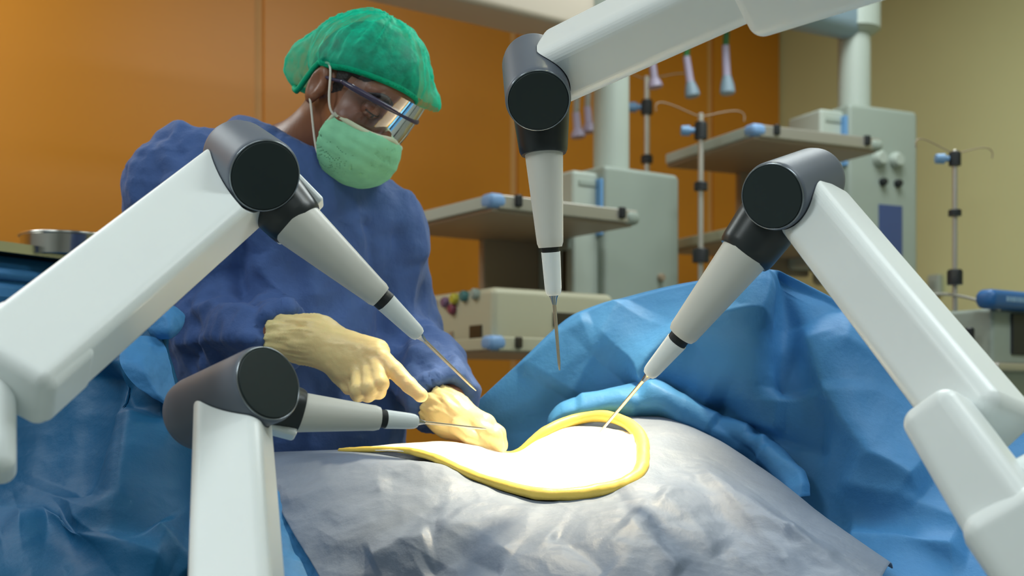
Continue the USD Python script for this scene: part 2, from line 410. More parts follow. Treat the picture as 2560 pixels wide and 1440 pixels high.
loop = [(850, 1126, 1.63), (960, 1123, 1.575), (1040, 1131, 1.535), (1110, 1154, 1.497), (1180, 1187, 1.455), (1270, 1217, 1.42), (1370, 1236, 1.398), (1480, 1230, 1.405), (1560, 1209, 1.43), (1600, 1178, 1.46), (1609, 1130, 1.52), (1597, 1085, 1.585), (1556, 1052, 1.64), (1490, 1040, 1.672), (1420, 1055, 1.672), (1350, 1090, 1.655), (1285, 1137, 1.655), (1200, 1130, 1.665), (1080, 1122, 1.668), (940, 1124, 1.665)]
lp = smooth_path([at(*q) for q in loop], 220, True)
import shapely
LOOP2 = shapely.Polygon(lp[:, :2])
def pix(p): return 1280 + FPX * p[:, 0] / p[:, 1], HORIZON - FPX * (p[:, 2] - EYE) / p[:, 1]
def creases(p, items):
    """Sharp folds along polylines given in the photograph: (points, height, width in pixels of the near side, of the far side)."""
    x, y = pix(p); h = np.zeros(len(p))
    for pts, amp, wl, wr in items:
        best = np.full(len(p), 1e9); side = np.zeros(len(p)); along = np.zeros(len(p)); done = 0.0
        total = sum(math.hypot(b[0] - a[0], b[1] - a[1]) for a, b in zip(pts[:-1], pts[1:]))
        for (x0, y0), (x1, y1) in zip(pts[:-1], pts[1:]):
            dx, dy = x1 - x0, y1 - y0; L2 = dx * dx + dy * dy
            t = np.clip(((x - x0) * dx + (y - y0) * dy) / L2, 0, 1)
            dd = np.hypot(x - x0 - t * dx, y - y0 - t * dy)
            m = dd < best
            side = np.where(m, np.sign((x - x0) * dy - (y - y0) * dx), side); best = np.minimum(best, dd)
            along = np.where(m, (done + t * math.sqrt(L2)) / total, along); done += math.sqrt(L2)
        h += amp * np.clip(np.minimum(along, 1 - along) / 0.10, 0, 1) * np.exp(-(np.sqrt(best * best + 81.0) - 9.0) / np.where(side > 0, wr, wl))
    return h
pd = thing('patient_drape', 'crinkled grey plastic drape with a yellow-edged opening around the white operating field', 'drape', (0.1, 1.5, 0.0))
rows = [
 [(640, 1165, 1.71), (760, 1165, 1.71), (900, 1160, 1.71), (1050, 1165, 1.71), (1200, 1180, 1.71), (1285, 1190, 1.71), (1380, 1170, 1.78), (1500, 1130, 1.78), (1640, 1130, 1.78), (1780, 1170, 1.75), (1910, 1195, 1.59), (2070, 1318, 1.48), (2232, 1420, 1.385)],
 [(640, 1133, 1.67), (760, 1128, 1.66), (900, 1123, 1.66), (1050, 1118, 1.66), (1200, 1128, 1.66), (1285, 1142, 1.66), (1380, 1085, 1.67), (1500, 1042, 1.68), (1640, 1042, 1.67), (1770, 1088, 1.62), (1900, 1168, 1.55), (2060, 1292, 1.45), (2225, 1408, 1.36)],
 [(655, 1150, 1.60), (765, 1142, 1.58), (900, 1136, 1.56), (1050, 1150, 1.55), (1190, 1172, 1.55), (1280, 1195, 1.55), (1380, 1160, 1.56), (1500, 1120, 1.57), (1625, 1100, 1.57), (1755, 1125, 1.555), (1880, 1200, 1.49), (2040, 1318, 1.40), (2212, 1428, 1.32)],
 [(668, 1180, 1.55), (775, 1170, 1.53), (905, 1160, 1.51), (1050, 1158, 1.49), (1180, 1198, 1.45), (1275, 1228, 1.42), (1375, 1248, 1.398), (1500, 1240, 1.405), (1622, 1190, 1.45), (1745, 1180, 1.49), (1865, 1245, 1.43), (2020, 1350, 1.35), (2200, 1455, 1.28)],
 [(690, 1245, 1.50), (800, 1235, 1.47), (920, 1230, 1.45), (1060, 1240, 1.41), (1180, 1270, 1.37), (1280, 1295, 1.34), (1390, 1305, 1.33), (1520, 1300, 1.335), (1655, 1275, 1.37), (1785, 1285, 1.39), (1905, 1345, 1.35), (2050, 1430, 1.29), (2200, 1530, 1.21)],
 [(740, 1340, 1.43), (840, 1335, 1.40), (945, 1335, 1.37), (1070, 1345, 1.33), (1190, 1360, 1.30), (1290, 1375, 1.28), (1400, 1380, 1.27), (1530, 1380, 1.27), (1670, 1370, 1.30), (1800, 1390, 1.31), (1920, 1440, 1.28), (2060, 1530, 1.22), (2200, 1630, 1.15)],
 [(800, 1440, 1.37), (890, 1440, 1.34), (980, 1445, 1.31), (1090, 1455, 1.28), (1200, 1465, 1.25), (1300, 1470, 1.23), (1410, 1475, 1.22), (1540, 1475, 1.22), (1680, 1480, 1.24), (1810, 1500, 1.25), (1930, 1560, 1.22), (2070, 1650, 1.17), (2200, 1740, 1.10)],
 [(960, 1780, 1.24), (1010, 1780, 1.23), (1080, 1780, 1.22), (1160, 1780, 1.20), (1240, 1780, 1.18), (1320, 1780, 1.17), (1420, 1780, 1.16), (1550, 1780, 1.16), (1690, 1780, 1.17), (1820, 1800, 1.18), (1940, 1850, 1.16), (2080, 1920, 1.12), (2200, 2000, 1.06)],
]
def CR(p): return 0.5 * creases(p, [([(920, 1400), (1010, 1360), (1080, 1345)], 0.014, 30, 16), ([(1090, 1310), (1180, 1325), (1280, 1400)], 0.012, 22, 30), ([(1060, 1440), (1150, 1390), (1260, 1440)], -0.014, 40, 30), ([(700, 1260), (840, 1225), (980, 1225)], 0.008, 20, 36),
 ([(1640, 1080), (1760, 1180), (1880, 1310), (2000, 1440)], 0.010, 26, 40), ([(1700, 1060), (1840, 1180), (2050, 1340)], 0.010, 24, 24), ([(1960, 1330), (2060, 1322), (2110, 1380)], 0.012, 16, 40), ([(1560, 1300), (1640, 1380), (1700, 1440)], 0.012, 30, 24), ([(1380, 1330), (1480, 1400), (1520, 1440)], -0.010, 30, 30), ([(1640, 1240), (1720, 1290), (1790, 1390)], 0.010, 20, 36)])
def drape_fold(u, w, p):
    a = ridged(np.stack([p[:, 0] * 5 + p[:, 2] * 4, p[:, 1] * 5, p[:, 2] * 9], -1), 5, 3)
    b = ridged(p * 22, 9, 2); c = meshkit.fbm(p * 60, 2, 4)
    k = np.clip((u - 0.30) / 0.15, 0.15, 1)
    return k * (0.014 * (a - 0.62) + 0.004 * (b - 0.6) + 0.0012 * (c - 0.5)) + CR(p) * np.clip((u - 0.36) / 0.1, 0, 1)
sv, sf = cloth(rows, 230, 330, drape_fold)
inside = shapely.contains_xy(LOOP2, sv[:, 0], sv[:, 1])
dist = np.where(inside, shapely.distance(shapely.points(sv[:, :2]), LOOP2.exterior), 0)
sv[:, 2] -= np.clip(dist / 0.02, 0, 1) * 0.055
part(pd, 'plastic_sheet', (sv, sf), M['plastic'], True)
rad = np.interp(lp[:, 0], [-0.22, -0.05, 0.1, 0.18], [0.003, 0.006, 0.0085, 0.0085])
bv, bf = tube(lp, rad, 14, True)
bv = bv + vnormals(bv, bf) * (0.004 * (meshkit.fbm(bv * 40, 3, 2) - 0.5))[:, None]
part(pd, 'opening_border', (bv, bf), M['border'], True, 'yellow border around the operating field')
fld = [
 [(868, 1127, 1.61), (1000, 1126, 1.55), (1110, 1153, 1.497), (1190, 1190, 1.452), (1275, 1218, 1.42), (1370, 1234, 1.40), (1480, 1228, 1.408), (1560, 1206, 1.432), (1603, 1176, 1.462)],
 [(866, 1125, 1.615), (1002, 1120, 1.57), (1108, 1135, 1.53), (1190, 1166, 1.50), (1275, 1188, 1.48), (1368, 1198, 1.465), (1478, 1185, 1.48), (1553, 1172, 1.49), (1606, 1155, 1.49)],
 [(864, 1124, 1.62), (1004, 1113, 1.59), (1106, 1114, 1.57), (1190, 1135, 1.56), (1275, 1158, 1.55), (1362, 1145, 1.55), (1474, 1130, 1.555), (1546, 1128, 1.55), (1607, 1128, 1.523)],
 [(862, 1124, 1.63), (1006, 1109, 1.61), (1102, 1104, 1.62), (1190, 1113, 1.62), (1275, 1134, 1.62), (1352, 1102, 1.62), (1452, 1070, 1.625), (1526, 1077, 1.61), (1601, 1096, 1.57)],
 [(860, 1124, 1.64), (1010, 1114, 1.64), (1100, 1112, 1.66), (1190, 1122, 1.66), (1275, 1142, 1.66), (1345, 1098, 1.655), (1440, 1066, 1.665), (1530, 1072, 1.645), (1596, 1084, 1.595)],
]
def film(u, w, p):
    k = np.clip((w - 0.78) / 0.12, 0.12, 1)
    q = np.stack([p[:, 0] * 6, p[:, 1] * 28, p[:, 2] * 40], -1)
    return k * 0.006 * (ridged(q, 3, 2) - 0.55) + 0.0015 * (meshkit.fbm(p * 50, 2, 8) - 0.5)
part(pd, 'incise_film', cloth(fld, 110, 200, film), M['field'], True, 'bright white film over the operating field')

# big blue screen drape on the right
bs = thing('screen_drape', 'large blue drape raised like a tent to a peak behind the patient', 'drape', (0.4, 1.6, 0.0))
rows = [
 [(1185, 1012, 1.76), (1300, 905, 1.78), (1440, 785, 1.80), (1560, 745, 1.80), (1720, 708, 1.78), (1895, 680, 1.71), (1945, 676, 1.69), (2060, 730, 1.70), (2200, 830, 1.70), (2400, 940, 1.66), (2640, 1030, 1.62)],
 [(1190, 1045, 1.77), (1310, 1000, 1.77), (1440, 910, 1.77), (1560, 860, 1.765), (1730, 830, 1.735), (1892, 790, 1.655), (1962, 790, 1.67), (2080, 850, 1.65), (2220, 950, 1.65), (2420, 1070, 1.60), (2640, 1150, 1.54)],
 [(1200, 1090, 1.78), (1310, 1085, 1.78), (1440, 1010, 1.77), (1570, 970, 1.74), (1740, 950, 1.68), (1900, 930, 1.63), (1990, 960, 1.635), (2120, 1020, 1.595), (2260, 1080, 1.585), (2440, 1190, 1.53), (2640, 1280, 1.46)],
 [(1210, 1150, 1.78), (1310, 1150, 1.78), (1440, 1090, 1.77), (1580, 1070, 1.75), (1760, 1070, 1.71), (1920, 1090, 1.63), (2040, 1130, 1.59), (2180, 1190, 1.54), (2320, 1250, 1.515), (2480, 1330, 1.45), (2640, 1410, 1.38)],
 [(1220, 1250, 1.79), (1320, 1250, 1.79), (1450, 1200, 1.77), (1600, 1200, 1.75), (1790, 1210, 1.70), (1960, 1270, 1.60), (2090, 1300, 1.545), (2220, 1350, 1.485), (2360, 1410, 1.43), (2500, 1480, 1.36), (2640, 1550, 1.32)],
 [(1220, 1400, 1.79), (1320, 1400, 1.79), (1450, 1400, 1.77), (1600, 1400, 1.75), (1790, 1400, 1.68), (1960, 1420, 1.55), (2090, 1440, 1.45), (2220, 1470, 1.39), (2380, 1530, 1.35), (2520, 1600, 1.30), (2640, 1660, 1.26)],
 [(1220, 1900, 1.75), (1320, 1900, 1.75), (1450, 1900, 1.75), (1600, 1900, 1.70), (1790, 1900, 1.62), (1960, 1900, 1.45), (2090, 1900, 1.36), (2220, 1900, 1.30), (2380, 1950, 1.26), (2520, 2000, 1.22), (2640, 2050, 1.2)],
]
SCREEN_CREASES = [
 ([(1935, 640), (1890, 800), (1740, 855), (1650, 930), (1600, 990)], 0.034, 90, 26),
 ([(1950, 650), (1972, 800), (1975, 1000)], -0.022, 40, 80),
 ([(2005, 800), (2060, 960), (2110, 1060), (2170, 1160), (2300, 1260)], 0.022, 26, 130),
 ([(2060, 850), (2200, 930), (2330, 1010)], 0.010, 26, 70),
 ([(1760, 1020), (1900, 1090), (2080, 1130)], -0.014, 50, 60),
 ([(1700, 1010), (1800, 1050), (1960, 1070)], 0.008, 25, 60),
 ([(2100, 1200), (2260, 1270), (2440, 1330)], 0.012, 40, 60),
 ([(2100, 1370), (2300, 1390), (2420, 1400)], 0.018, 26, 40),
 ([(1560, 750), (1500, 860), (1420, 1000)], 0.012, 60, 60),
 ([(1290, 920), (1400, 840), (1480, 810)], 0.006, 30, 30),
]
def screen_fold(u, w, p):
    q = np.stack([p[:, 0] * 3.2 - p[:, 2] * 1.5, p[:, 1] * 2, p[:, 2] * 3.0 + p[:, 0] * 2], -1)
    k = np.clip(u / 0.06, 0, 1) * (0.35 + 0.65 * np.clip((w - 0.3) / 0.2, 0, 1))
    c = 1.35 * creases(p, SCREEN_CREASES)
    return k * (0.008 * (ridged(q, 21, 2) - 0.62) + 0.004 * (ridged(p * 14, 4, 2) - 0.6)) + c * np.clip(u / 0.02, 0.2, 1)
part(bs, 'sheet', cloth(rows, 230, 330, screen_fold), M['drape'], True)
roll = [
 [(1368, 1060, 1.73), (1398, 1010, 1.73), (1500, 983, 1.72), (1630, 950, 1.69), (1700, 990, 1.68), (1790, 1035, 1.67), (1890, 1075, 1.655), (1965, 1140, 1.62), (2025, 1240, 1.54)],
 [(1372, 1064, 1.715), (1404, 1022, 1.70), (1506, 995, 1.69), (1638, 968, 1.665), (1708, 1010, 1.655), (1792, 1050, 1.65), (1886, 1088, 1.64), (1955, 1155, 1.60), (2008, 1245, 1.53)],
 [(1378, 1068, 1.705), (1412, 1038, 1.69), (1514, 1020, 1.675), (1645, 1010, 1.65), (1716, 1045, 1.645), (1795, 1080, 1.635), (1880, 1118, 1.62), (1942, 1180, 1.585), (1990, 1252, 1.525)],
 [(1385, 1075, 1.72), (1420, 1062, 1.71), (1524, 1058, 1.70), (1655, 1062, 1.69), (1725, 1085, 1.675), (1800, 1120, 1.655), (1884, 1165, 1.635), (1935, 1215, 1.60), (1975, 1272, 1.54)],
]
def roll_fold(u, w, p):
    return creases(p, [([(1600, 955), (1690, 1010), (1800, 1060), (1890, 1090)], 0.012, 40, 14), ([(1890, 1085), (1900, 1130), (1990, 1200), (2005, 1250)], 0.014, 20, 20), ([(1440, 1000), (1600, 1000)], 0.006, 30, 20), ([(1780, 1050), (1900, 1150)], -0.010, 14, 14)]) + 0.005 * (ridged(p * 15, 6, 2) - 0.6)
part(bs, 'folded_edge', cloth(roll, 70, 220, roll_fold), M['drape'], True)

# blue drape hanging on the left, in front of the surgeon
ls = thing('side_drape', 'dark teal drape hanging in deep folds at the left, below the white robot arm', 'drape', (-0.5, 1.5, 0.0))
rows = [
 [(-200, 740, 1.80), (-40, 740, 1.80), (100, 745, 1.80), (215, 740, 1.76), (300, 730, 1.60), (400, 748, 1.555), (452, 785, 1.58)],
 [(-200, 840, 1.78), (-40, 840, 1.78), (100, 840, 1.79), (210, 840, 1.74), (300, 830, 1.57), (380, 830, 1.535), (418, 848, 1.545)],
 [(-200, 960, 1.70), (-40, 960, 1.72), (95, 960, 1.73), (205, 960, 1.68), (300, 950, 1.50), (390, 950, 1.495), (442, 958, 1.52)],
 [(-200, 1100, 1.60), (-40, 1100, 1.64), (85, 1100, 1.66), (180, 1100, 1.60), (300, 1090, 1.445), (400, 1090, 1.45), (476, 1112, 1.49)],
 [(-200, 1240, 1.50), (-40, 1240, 1.52), (60, 1250, 1.54), (160, 1260, 1.47), (290, 1240, 1.38), (400, 1240, 1.40), (480, 1250, 1.45)],
 [(-200, 1330, 1.36), (-40, 1335, 1.37), (60, 1340, 1.38), (170, 1360, 1.38), (290, 1350, 1.34), (410, 1340, 1.36), (500, 1350, 1.41)],
 [(-200, 1450, 1.26), (-40, 1450, 1.27), (70, 1450, 1.28), (180, 1460, 1.28), (300, 1460, 1.275), (420, 1450, 1.31), (520, 1450, 1.36)],
 [(-200, 1900, 1.2), (-40, 1900, 1.2), (70, 1900, 1.2), (180, 1900, 1.2), (300, 1900, 1.2), (430, 1900, 1.24), (540, 1900, 1.3)],
]
def left_fold(u, w, p):
    q = np.stack([p[:, 0] * 4 + p[:, 2] * 2, p[:, 1] * 2, p[:, 2] * 2.2], -1)
    c = creases(p, [([(250, 900), (230, 1050), (160, 1250)], -0.035, 60, 50), ([(300, 930), (330, 1000), (440, 1060)], -0.012, 25, 20), ([(330, 1000), (300, 1250), (200, 1330)], 0.02, 60, 90), ([(0, 1330), (120, 1310), (260, 1380), (420, 1440)], 0.02, 25, 40), ([(380, 1330), (470, 1440)], 0.014, 30, 30)])
    return c + 0.012 * (ridged(q, 31, 2) - 0.62) + 0.005 * (ridged(p * 16, 4, 2) - 0.6)
part(ls, 'sheet', cloth(rows, 200, 180, left_fold), M['drape_teal'], True)
flap = [
 [(405, 848, 1.525), (345, 838, 1.50), (312, 852, 1.485)],
 [(418, 885, 1.515), (345, 880, 1.475), (300, 890, 1.465)],
 [(428, 925, 1.505), (360, 935, 1.455), (308, 925, 1.455)],
 [(438, 965, 1.495), (390, 985, 1.455), (340, 965, 1.455)],
 [(448, 1006, 1.485), (425, 1012, 1.465), (400, 1000, 1.46)],
]
part(ls, 'turned_flap', cloth(flap, 60, 60, crinkle(0.004, 18, 2)), M['drape'], True, 'paler turned-back flap of the drape')
flap = [
 [(370, 775, 1.56), (410, 758, 1.545), (450, 778, 1.56)],
 [(365, 800, 1.535), (412, 785, 1.515), (462, 795, 1.545)],
 [(372, 828, 1.525), (420, 822, 1.505), (456, 815, 1.535)],
 [(385, 845, 1.53), (420, 846, 1.515), (440, 838, 1.53)],
]
part(ls, 'turned_flap', cloth(flap, 50, 50, crinkle(0.004, 20, 12)), M['drape'], True, 'paler turned-back flap of the drape')

td = thing('table_drape', 'blue drape showing below the grey plastic on both sides of the upright white robot arm', 'drape', (-0.25, 1.4, 0.0))
rows = [
 [(470, 1196, 1.52), (560, 1190, 1.54), (640, 1185, 1.56), (720, 1195, 1.57), (800, 1230, 1.55), (900, 1260, 1.50)],
 [(440, 1230, 1.47), (560, 1225, 1.48), (650, 1220, 1.50), (730, 1235, 1.52), (810, 1290, 1.49), (900, 1320, 1.45)],
 [(418, 1290, 1.41), (550, 1290, 1.42), (660, 1290, 1.44), (740, 1310, 1.46), (820, 1350, 1.44), (910, 1380, 1.41)],
 [(470, 1370, 1.37), (560, 1370, 1.37), (670, 1370, 1.40), (760, 1390, 1.415), (840, 1420, 1.40), (920, 1450, 1.37)],
 [(500, 1450, 1.31), (570, 1450, 1.32), (690, 1450, 1.35), (790, 1465, 1.37), (870, 1500, 1.35), (940, 1530, 1.33)],
 [(540, 1900, 1.22), (620, 1900, 1.22), (720, 1900, 1.24), (820, 1900, 1.26), (900, 1900, 1.26), (980, 1900, 1.25)],
]
part(td, 'sheet', cloth(rows, 130, 130, crinkle(0.014, 9, 3)), M['drape'], True)
# ------------------------------------------------------------------ the surgeon
HS = 0.90                                            # head scale
HO = at(896, 258, 1.76)                               # between the ears
psi, th, rho = math.radians(45), math.radians(29), math.radians(12)
F0 = np.array([math.sin(psi), -math.cos(psi), 0]); R0 = np.array([-math.cos(psi), -math.sin(psi), 0])
HF = F0 * math.cos(th) - ZX * math.sin(th); HU = ZX * math.cos(th) + F0 * math.sin(th)
HR = R0 * math.cos(rho) + HU * math.sin(rho); HU = HU * math.cos(rho) - R0 * math.sin(rho)
HAX = np.array([HR, HF, HU])                          # rows: his right, forward, up
def hd(r, f, u): return HO + (HR * r + HF * f + HU * u) * HS
def loc(P): return (P - HO.astype(np.float32)) @ HAX.T.astype(np.float32) / HS

NECK0, NECK1 = at(742, 420, 1.83), hd(0, -0.035, -0.055)
S1, E1, W1 = at(455, 475, 1.78), at(470, 800, 1.90), at(700, 846, 1.645)
S2, E2, W2 = at(945, 600, 1.89), at(985, 815, 1.97), at(1116, 1006, 1.71)
CH, WA, HI = at(715, 640, 1.86), at(745, 900, 1.89), at(735, 1150, 1.91)

def head_sdf(P):
    q = loc(P)
    m = q.copy(); m[..., 0] = np.abs(m[..., 0])      # symmetric features
    d = ellipsoid(q, (0, -0.010, 0.035), (0.074, 0.094, 0.090))
    d = smin(d, ellipsoid(q, (0, 0.030, -0.030), (0.060, 0.058, 0.075)), 0.03)
    d = smin(d, ellipsoid(q, (0, 0.055, -0.088), (0.030, 0.026, 0.022)), 0.03)       # chin
    d = smin(d, ellipsoid(m, (0.045, 0.052, -0.030), (0.022, 0.024, 0.018)), 0.02)   # cheekbones
    d = smin(d, ellipsoid(q, (0, 0.074, 0.030), (0.050, 0.016, 0.016)), 0.02)        # brow
    d = smax(d, -ellipsoid(m, (0.033, 0.094, 0.004), (0.019, 0.018, 0.012)), 0.012)  # sockets
    d = smin(d, capsule(q, (0, 0.082, 0.014), (0, 0.100, -0.030), 0.008, 0.011), 0.012)   # nose
    d = smin(d, ellipsoid(m, (0.011, 0.090, -0.036), (0.008, 0.010, 0.008)), 0.008)
    d = smin(d, ellipsoid(q, (0, 0.083, -0.062), (0.024, 0.010, 0.008)), 0.008)      # lips
    ear = ellipsoid(m, (0.080, -0.012, -0.004), (0.010, 0.020, 0.033))
    ear = smax(ear, -ellipsoid(m, (0.090, -0.008, -0.002), (0.008, 0.011, 0.020)), 0.006)
    ear = smin(ear, ellipsoid(m, (0.077, 0.002, -0.008), (0.006, 0.006, 0.008)), 0.006)
    d = smin(d, ear, 0.008)
    return d

def body_sdf(P):
    d = head_sdf(P)
    d = smin(d, capsule(P, NECK0, NECK1, 0.060, 0.052), 0.03)
    t = ellipsoid(P, CH, (0.17, 0.10, 0.20)); t = smin(t, ellipsoid(P, WA, (0.14, 0.095, 0.17)), 0.06)
    t = smin(t, capsule(P, S1 + [0.03, 0, 0], S2 - [0.03, 0, 0], 0.06, 0.06), 0.05)
    t = smin(t, ellipsoid(P, HI, (0.16, 0.11, 0.13)), 0.05)
    d = smin(d, t, 0.04)
    for s, e, w in ((S1, E1, W1), (S2, E2, W2)):
        d = smin(d, capsule(P, s, e, 0.05, 0.042), 0.03); d = smin(d, capsule(P, e, w, 0.042, 0.029), 0.02)
    for sx in (-0.095, 0.095):
        hip = HI + [sx, 0, -0.05]; knee = np.array([hip[0], hip[1] + 0.0, 0.50]); ank = np.array([hip[0], hip[1] + 0.03, 0.09])
        d = smin(d, capsule(P, hip, knee, 0.085, 0.058), 0.03); d = smin(d, capsule(P, knee, ank, 0.058, 0.04), 0.02)
        d = smin(d, capsule(P, ank - [0, -0.02, 0.045], ank + [0, -0.15, -0.055], 0.045, 0.034), 0.02)
    return d

pp = thing('person', 'surgeon in blue gown, green cap and mask, bending over the patient and pointing', 'person', (HI[0], HI[1], 0))
xs = np.arange(-0.66, 0.10, 0.0048); ys = np.arange(1.52, 2.10, 0.0048)
zs = np.concatenate([np.arange(-0.01, 1.33, 0.012), np.arange(1.33, 1.72, 0.0042)])
part(pp, 'body', surface_nets(body_sdf, xs, ys, zs), M['skin'], True)

# gown: torso, skirt and two sleeves in one piece
def gown_sdf(P):
    t = ellipsoid(P, CH, (0.205, 0.128, 0.225)); t = smin(t, ellipsoid(P, WA, (0.160, 0.115, 0.20)), 0.08)
    t = smin(t, capsule(P, S1 + [0.045, 0.01, -0.02], S2 - [0.05, 0.0, -0.005], 0.090, 0.088), 0.06)
    t = smin(t, capsule(P, NECK0 - [0, 0, 0.05], NECK0 + (NECK1 - NECK0) * 0.55 + F0 * 0.012, 0.105, 0.072), 0.05)
    t = smin(t, capsule(P, WA - [0, 0, 0.02], HI - [0, 0, 0.55], 0.145, 0.19), 0.08)
    d = t
    d = smin(d, smin(capsule(P, S1, E1, 0.083, 0.068), capsule(P, E1, W1, 0.070, 0.043), 0.03), 0.035)
    d = smin(d, smin(capsule(P, S2, E2, 0.078, 0.060), capsule(P, E2, W2, 0.060, 0.046), 0.03), 0.03)
    d = smax(d, -((P - HI + np.array([0, 0, 0.62])) @ np.array([0, 0, 1.0])), 0.01)     # hem
    for e, w in ((E1, W1), (E2, W2)):                                                # cuffs
        ax = unit(w - e); cut = (P - w) @ ax.astype(np.float32)
        near = np.linalg.norm(P - w, axis=-1) - 0.10
        d = np.where((near < 0), np.maximum(d, cut), d)
    na = unit(unit(NECK1 - NECK0) - 0.55 * F0)                                                           # neck opening
    k = (P - (NECK0 + (NECK1 - NECK0) * 0.40)) @ na.astype(np.float32)
    near = np.linalg.norm(P - NECK1, axis=-1) - 0.19
    return np.where(near < 0, np.maximum(d, k), d)
gx = np.arange(-0.70, 0.12, 0.0062); gy = np.arange(1.54, 2.16, 0.0062)
gz = np.concatenate([np.arange(0.36, 0.98, 0.014), np.arange(0.98, 1.52, 0.0062)])
def unit_rows(v): return v / np.linalg.norm(v, axis=1, keepdims=True)
gv, gf = surface_nets(gown_sdf, gx, gy, gz)
gn = vnormals(gv, gf)
def sleeve_fold(v, e, w, n, seed):
    ax = unit(w - e); t = (v - e) @ ax; rr = np.linalg.norm((v - e) - t[:, None] * ax, axis=1); L = np.linalg.norm(w - e)
    k = np.exp(-(rr / 0.085) ** 4) * np.clip((t + 0.05) / 0.05, 0, 1) * np.clip((L + 0.01 - t) / 0.03, 0, 1)
    a, b, _ = frame(ax); ph = np.arctan2((v - e) @ a, (v - e) @ b)
    q = np.stack([t * 26, np.cos(ph) * 1.3 + seed, np.sin(ph) * 1.3], -1)
    return k * 0.017 * (ridged(q, seed, 2) - 0.6)
dis = sleeve_fold(gv, E1, W1, gn, 3) + sleeve_fold(gv, E2, W2, gn, 8) + 0.6 * sleeve_fold(gv, S1, E1, gn, 5)
tor = np.stack([gv[:, 0] * 13 + gv[:, 2] * 2.0, gv[:, 1] * 10, gv[:, 2] * 3.2], -1)
dis += 0.028 * (ridged(tor, 17, 3) - 0.6) + 0.010 * (ridged(np.stack([gv[:, 0] * 9 - gv[:, 2] * 12, gv[:, 1] * 9, gv[:, 2] * 5 + gv[:, 0] * 6], -1), 23, 2) - 0.6) + 0.004 * (meshkit.fbm(gv * 26, 3, 5) - 0.5)
cr = np.exp(-(np.linalg.norm(gv - (S1 + [0, -0.05, 0.05]), axis=1) / 0.11) ** 2)
dis += cr * 0.014 * (ridged(gv * 34, 41, 2) - 0.6)
front = np.clip(-(gn * unit_rows(gv - np.array([0, 0, EYE]))).sum(1) / 0.3, 0, 1)
dis += front * creases(gv, [([(690, 345), (800, 470), (870, 560), (930, 620)], 0.010, 22, 45), ([(905, 540), (935, 640), (945, 760)], -0.015, 16, 22),
 ([(575, 540), (600, 640), (590, 780)], -0.022, 22, 28), ([(640, 640), (700, 760), (720, 800)], 0.013, 20, 34), ([(960, 470), (1010, 560), (1040, 660)], 0.009, 20, 34),
 ([(780, 820), (840, 900), (850, 1050)], 0.013, 20, 34), ([(1000, 560), (985, 700), (960, 860)], -0.013, 18, 26), ([(730, 540), (770, 640), (790, 760)], 0.008, 18, 30),
 ([(430, 800), (560, 770), (690, 790)], 0.011, 14, 22), ([(440, 860), (560, 840), (680, 850)], 0.011, 14, 20), ([(480, 760), (520, 830), (500, 900)], -0.011, 13, 13), ([(600, 700), (640, 760), (650, 840)], -0.010, 13, 13),
 ([(1035, 905), (1100, 880)], 0.009, 9, 12), ([(1048, 932), (1125, 905)], -0.009, 9, 9), ([(1060, 962), (1145, 935)], 0.009, 9, 12), ([(1072, 990), (1160, 965)], -0.008, 9, 9),
 ([(400, 470), (470, 430)], 0.008, 12, 14), ([(370, 520), (450, 470)], -0.008, 12, 14), ([(350, 570), (430, 520)], 0.008, 12, 14)])
gv = gv + gn * dis[:, None]
part(pp, 'surgical_gown', (gv, gf), M['gown'], True)

# hair, eyes, brows
def cap_plane(q): return q[..., 2] - (0.030 + (q[..., 1] + 0.02) * 0.33)
def hair_sdf(P):
    q = loc(P)
    d = ellipsoid(q, (0, -0.013, 0.036), (0.079, 0.100, 0.095))
    keep = np.minimum(np.maximum(-(q[..., 2] - (-0.005 + (q[..., 1] - 0.02) * 1.1)), q[..., 1] - 0.062), 9)
    low = -(q[..., 2] - np.where(q[..., 1] > 0.035, 0.035, np.where(q[..., 1] > 0.012, -0.022, np.where(q[..., 1] > -0.035, 0.035, -0.055))))
    return np.maximum(d, low)
lx = lambda h, r: np.arange(HO[0] - r, HO[0] + r, h)
def head_grid(h, r=0.19): return np.arange(HO[0] - r, HO[0] + r, h), np.arange(HO[1] - r, HO[1] + r, h), np.arange(HO[2] - r, HO[2] + r, h)
part(pp, 'hair', surface_nets(hair_sdf, *head_grid(0.0035)), M['hair'], True, 'short black hair')
for s in (1, -1):
    c = hd(s * 0.033, 0.076, 0.004)
    ey = trimesh.creation.icosphere(3, 0.0118)
    e = part(pp, 'eye', place(ey, c), M['eye'], True)
    g = unit(HF * 0.85 - HU * 0.6)
    part(e, 'iris', place(trimesh.creation.icosphere(2, 0.0062), c + g * 0.0078), M['iris'], True)
    lv, lf = arr(trimesh.creation.icosphere(4, 0.0136))
    lf = lf[(lv[lf].mean(1) @ np.array([0, 0.55, 1.0]))[:] > -0.0088]           # upper lid lowered over the eye
    part(pp, 'eyelid', (c + (lv @ np.array([HR, HF, HU])) * [1, 1, 1], lf), M['skin'], True)
    lash = [c + (HR * math.sin(x) * 0.0138 + unit(HF - HU * 0.30) * 0.0138 * math.cos(x)) - HU * 0.0012 for x in np.linspace(-1.1, 1.1, 20)]
    part(pp, 'eyelash', tube(lash, 0.0011, 6), M['hair'], True)
    br = tube(smooth_path([hd(s * 0.014, 0.0915, 0.024), hd(s * 0.032, 0.089, 0.030), hd(s * 0.050, 0.074, 0.024)], 14), np.interp(np.linspace(0, 1, 14), [0, 0.4, 1], [0.0045, 0.005, 0.002]), 8)
    part(pp, 'eyebrow', br, M['hair'], True)

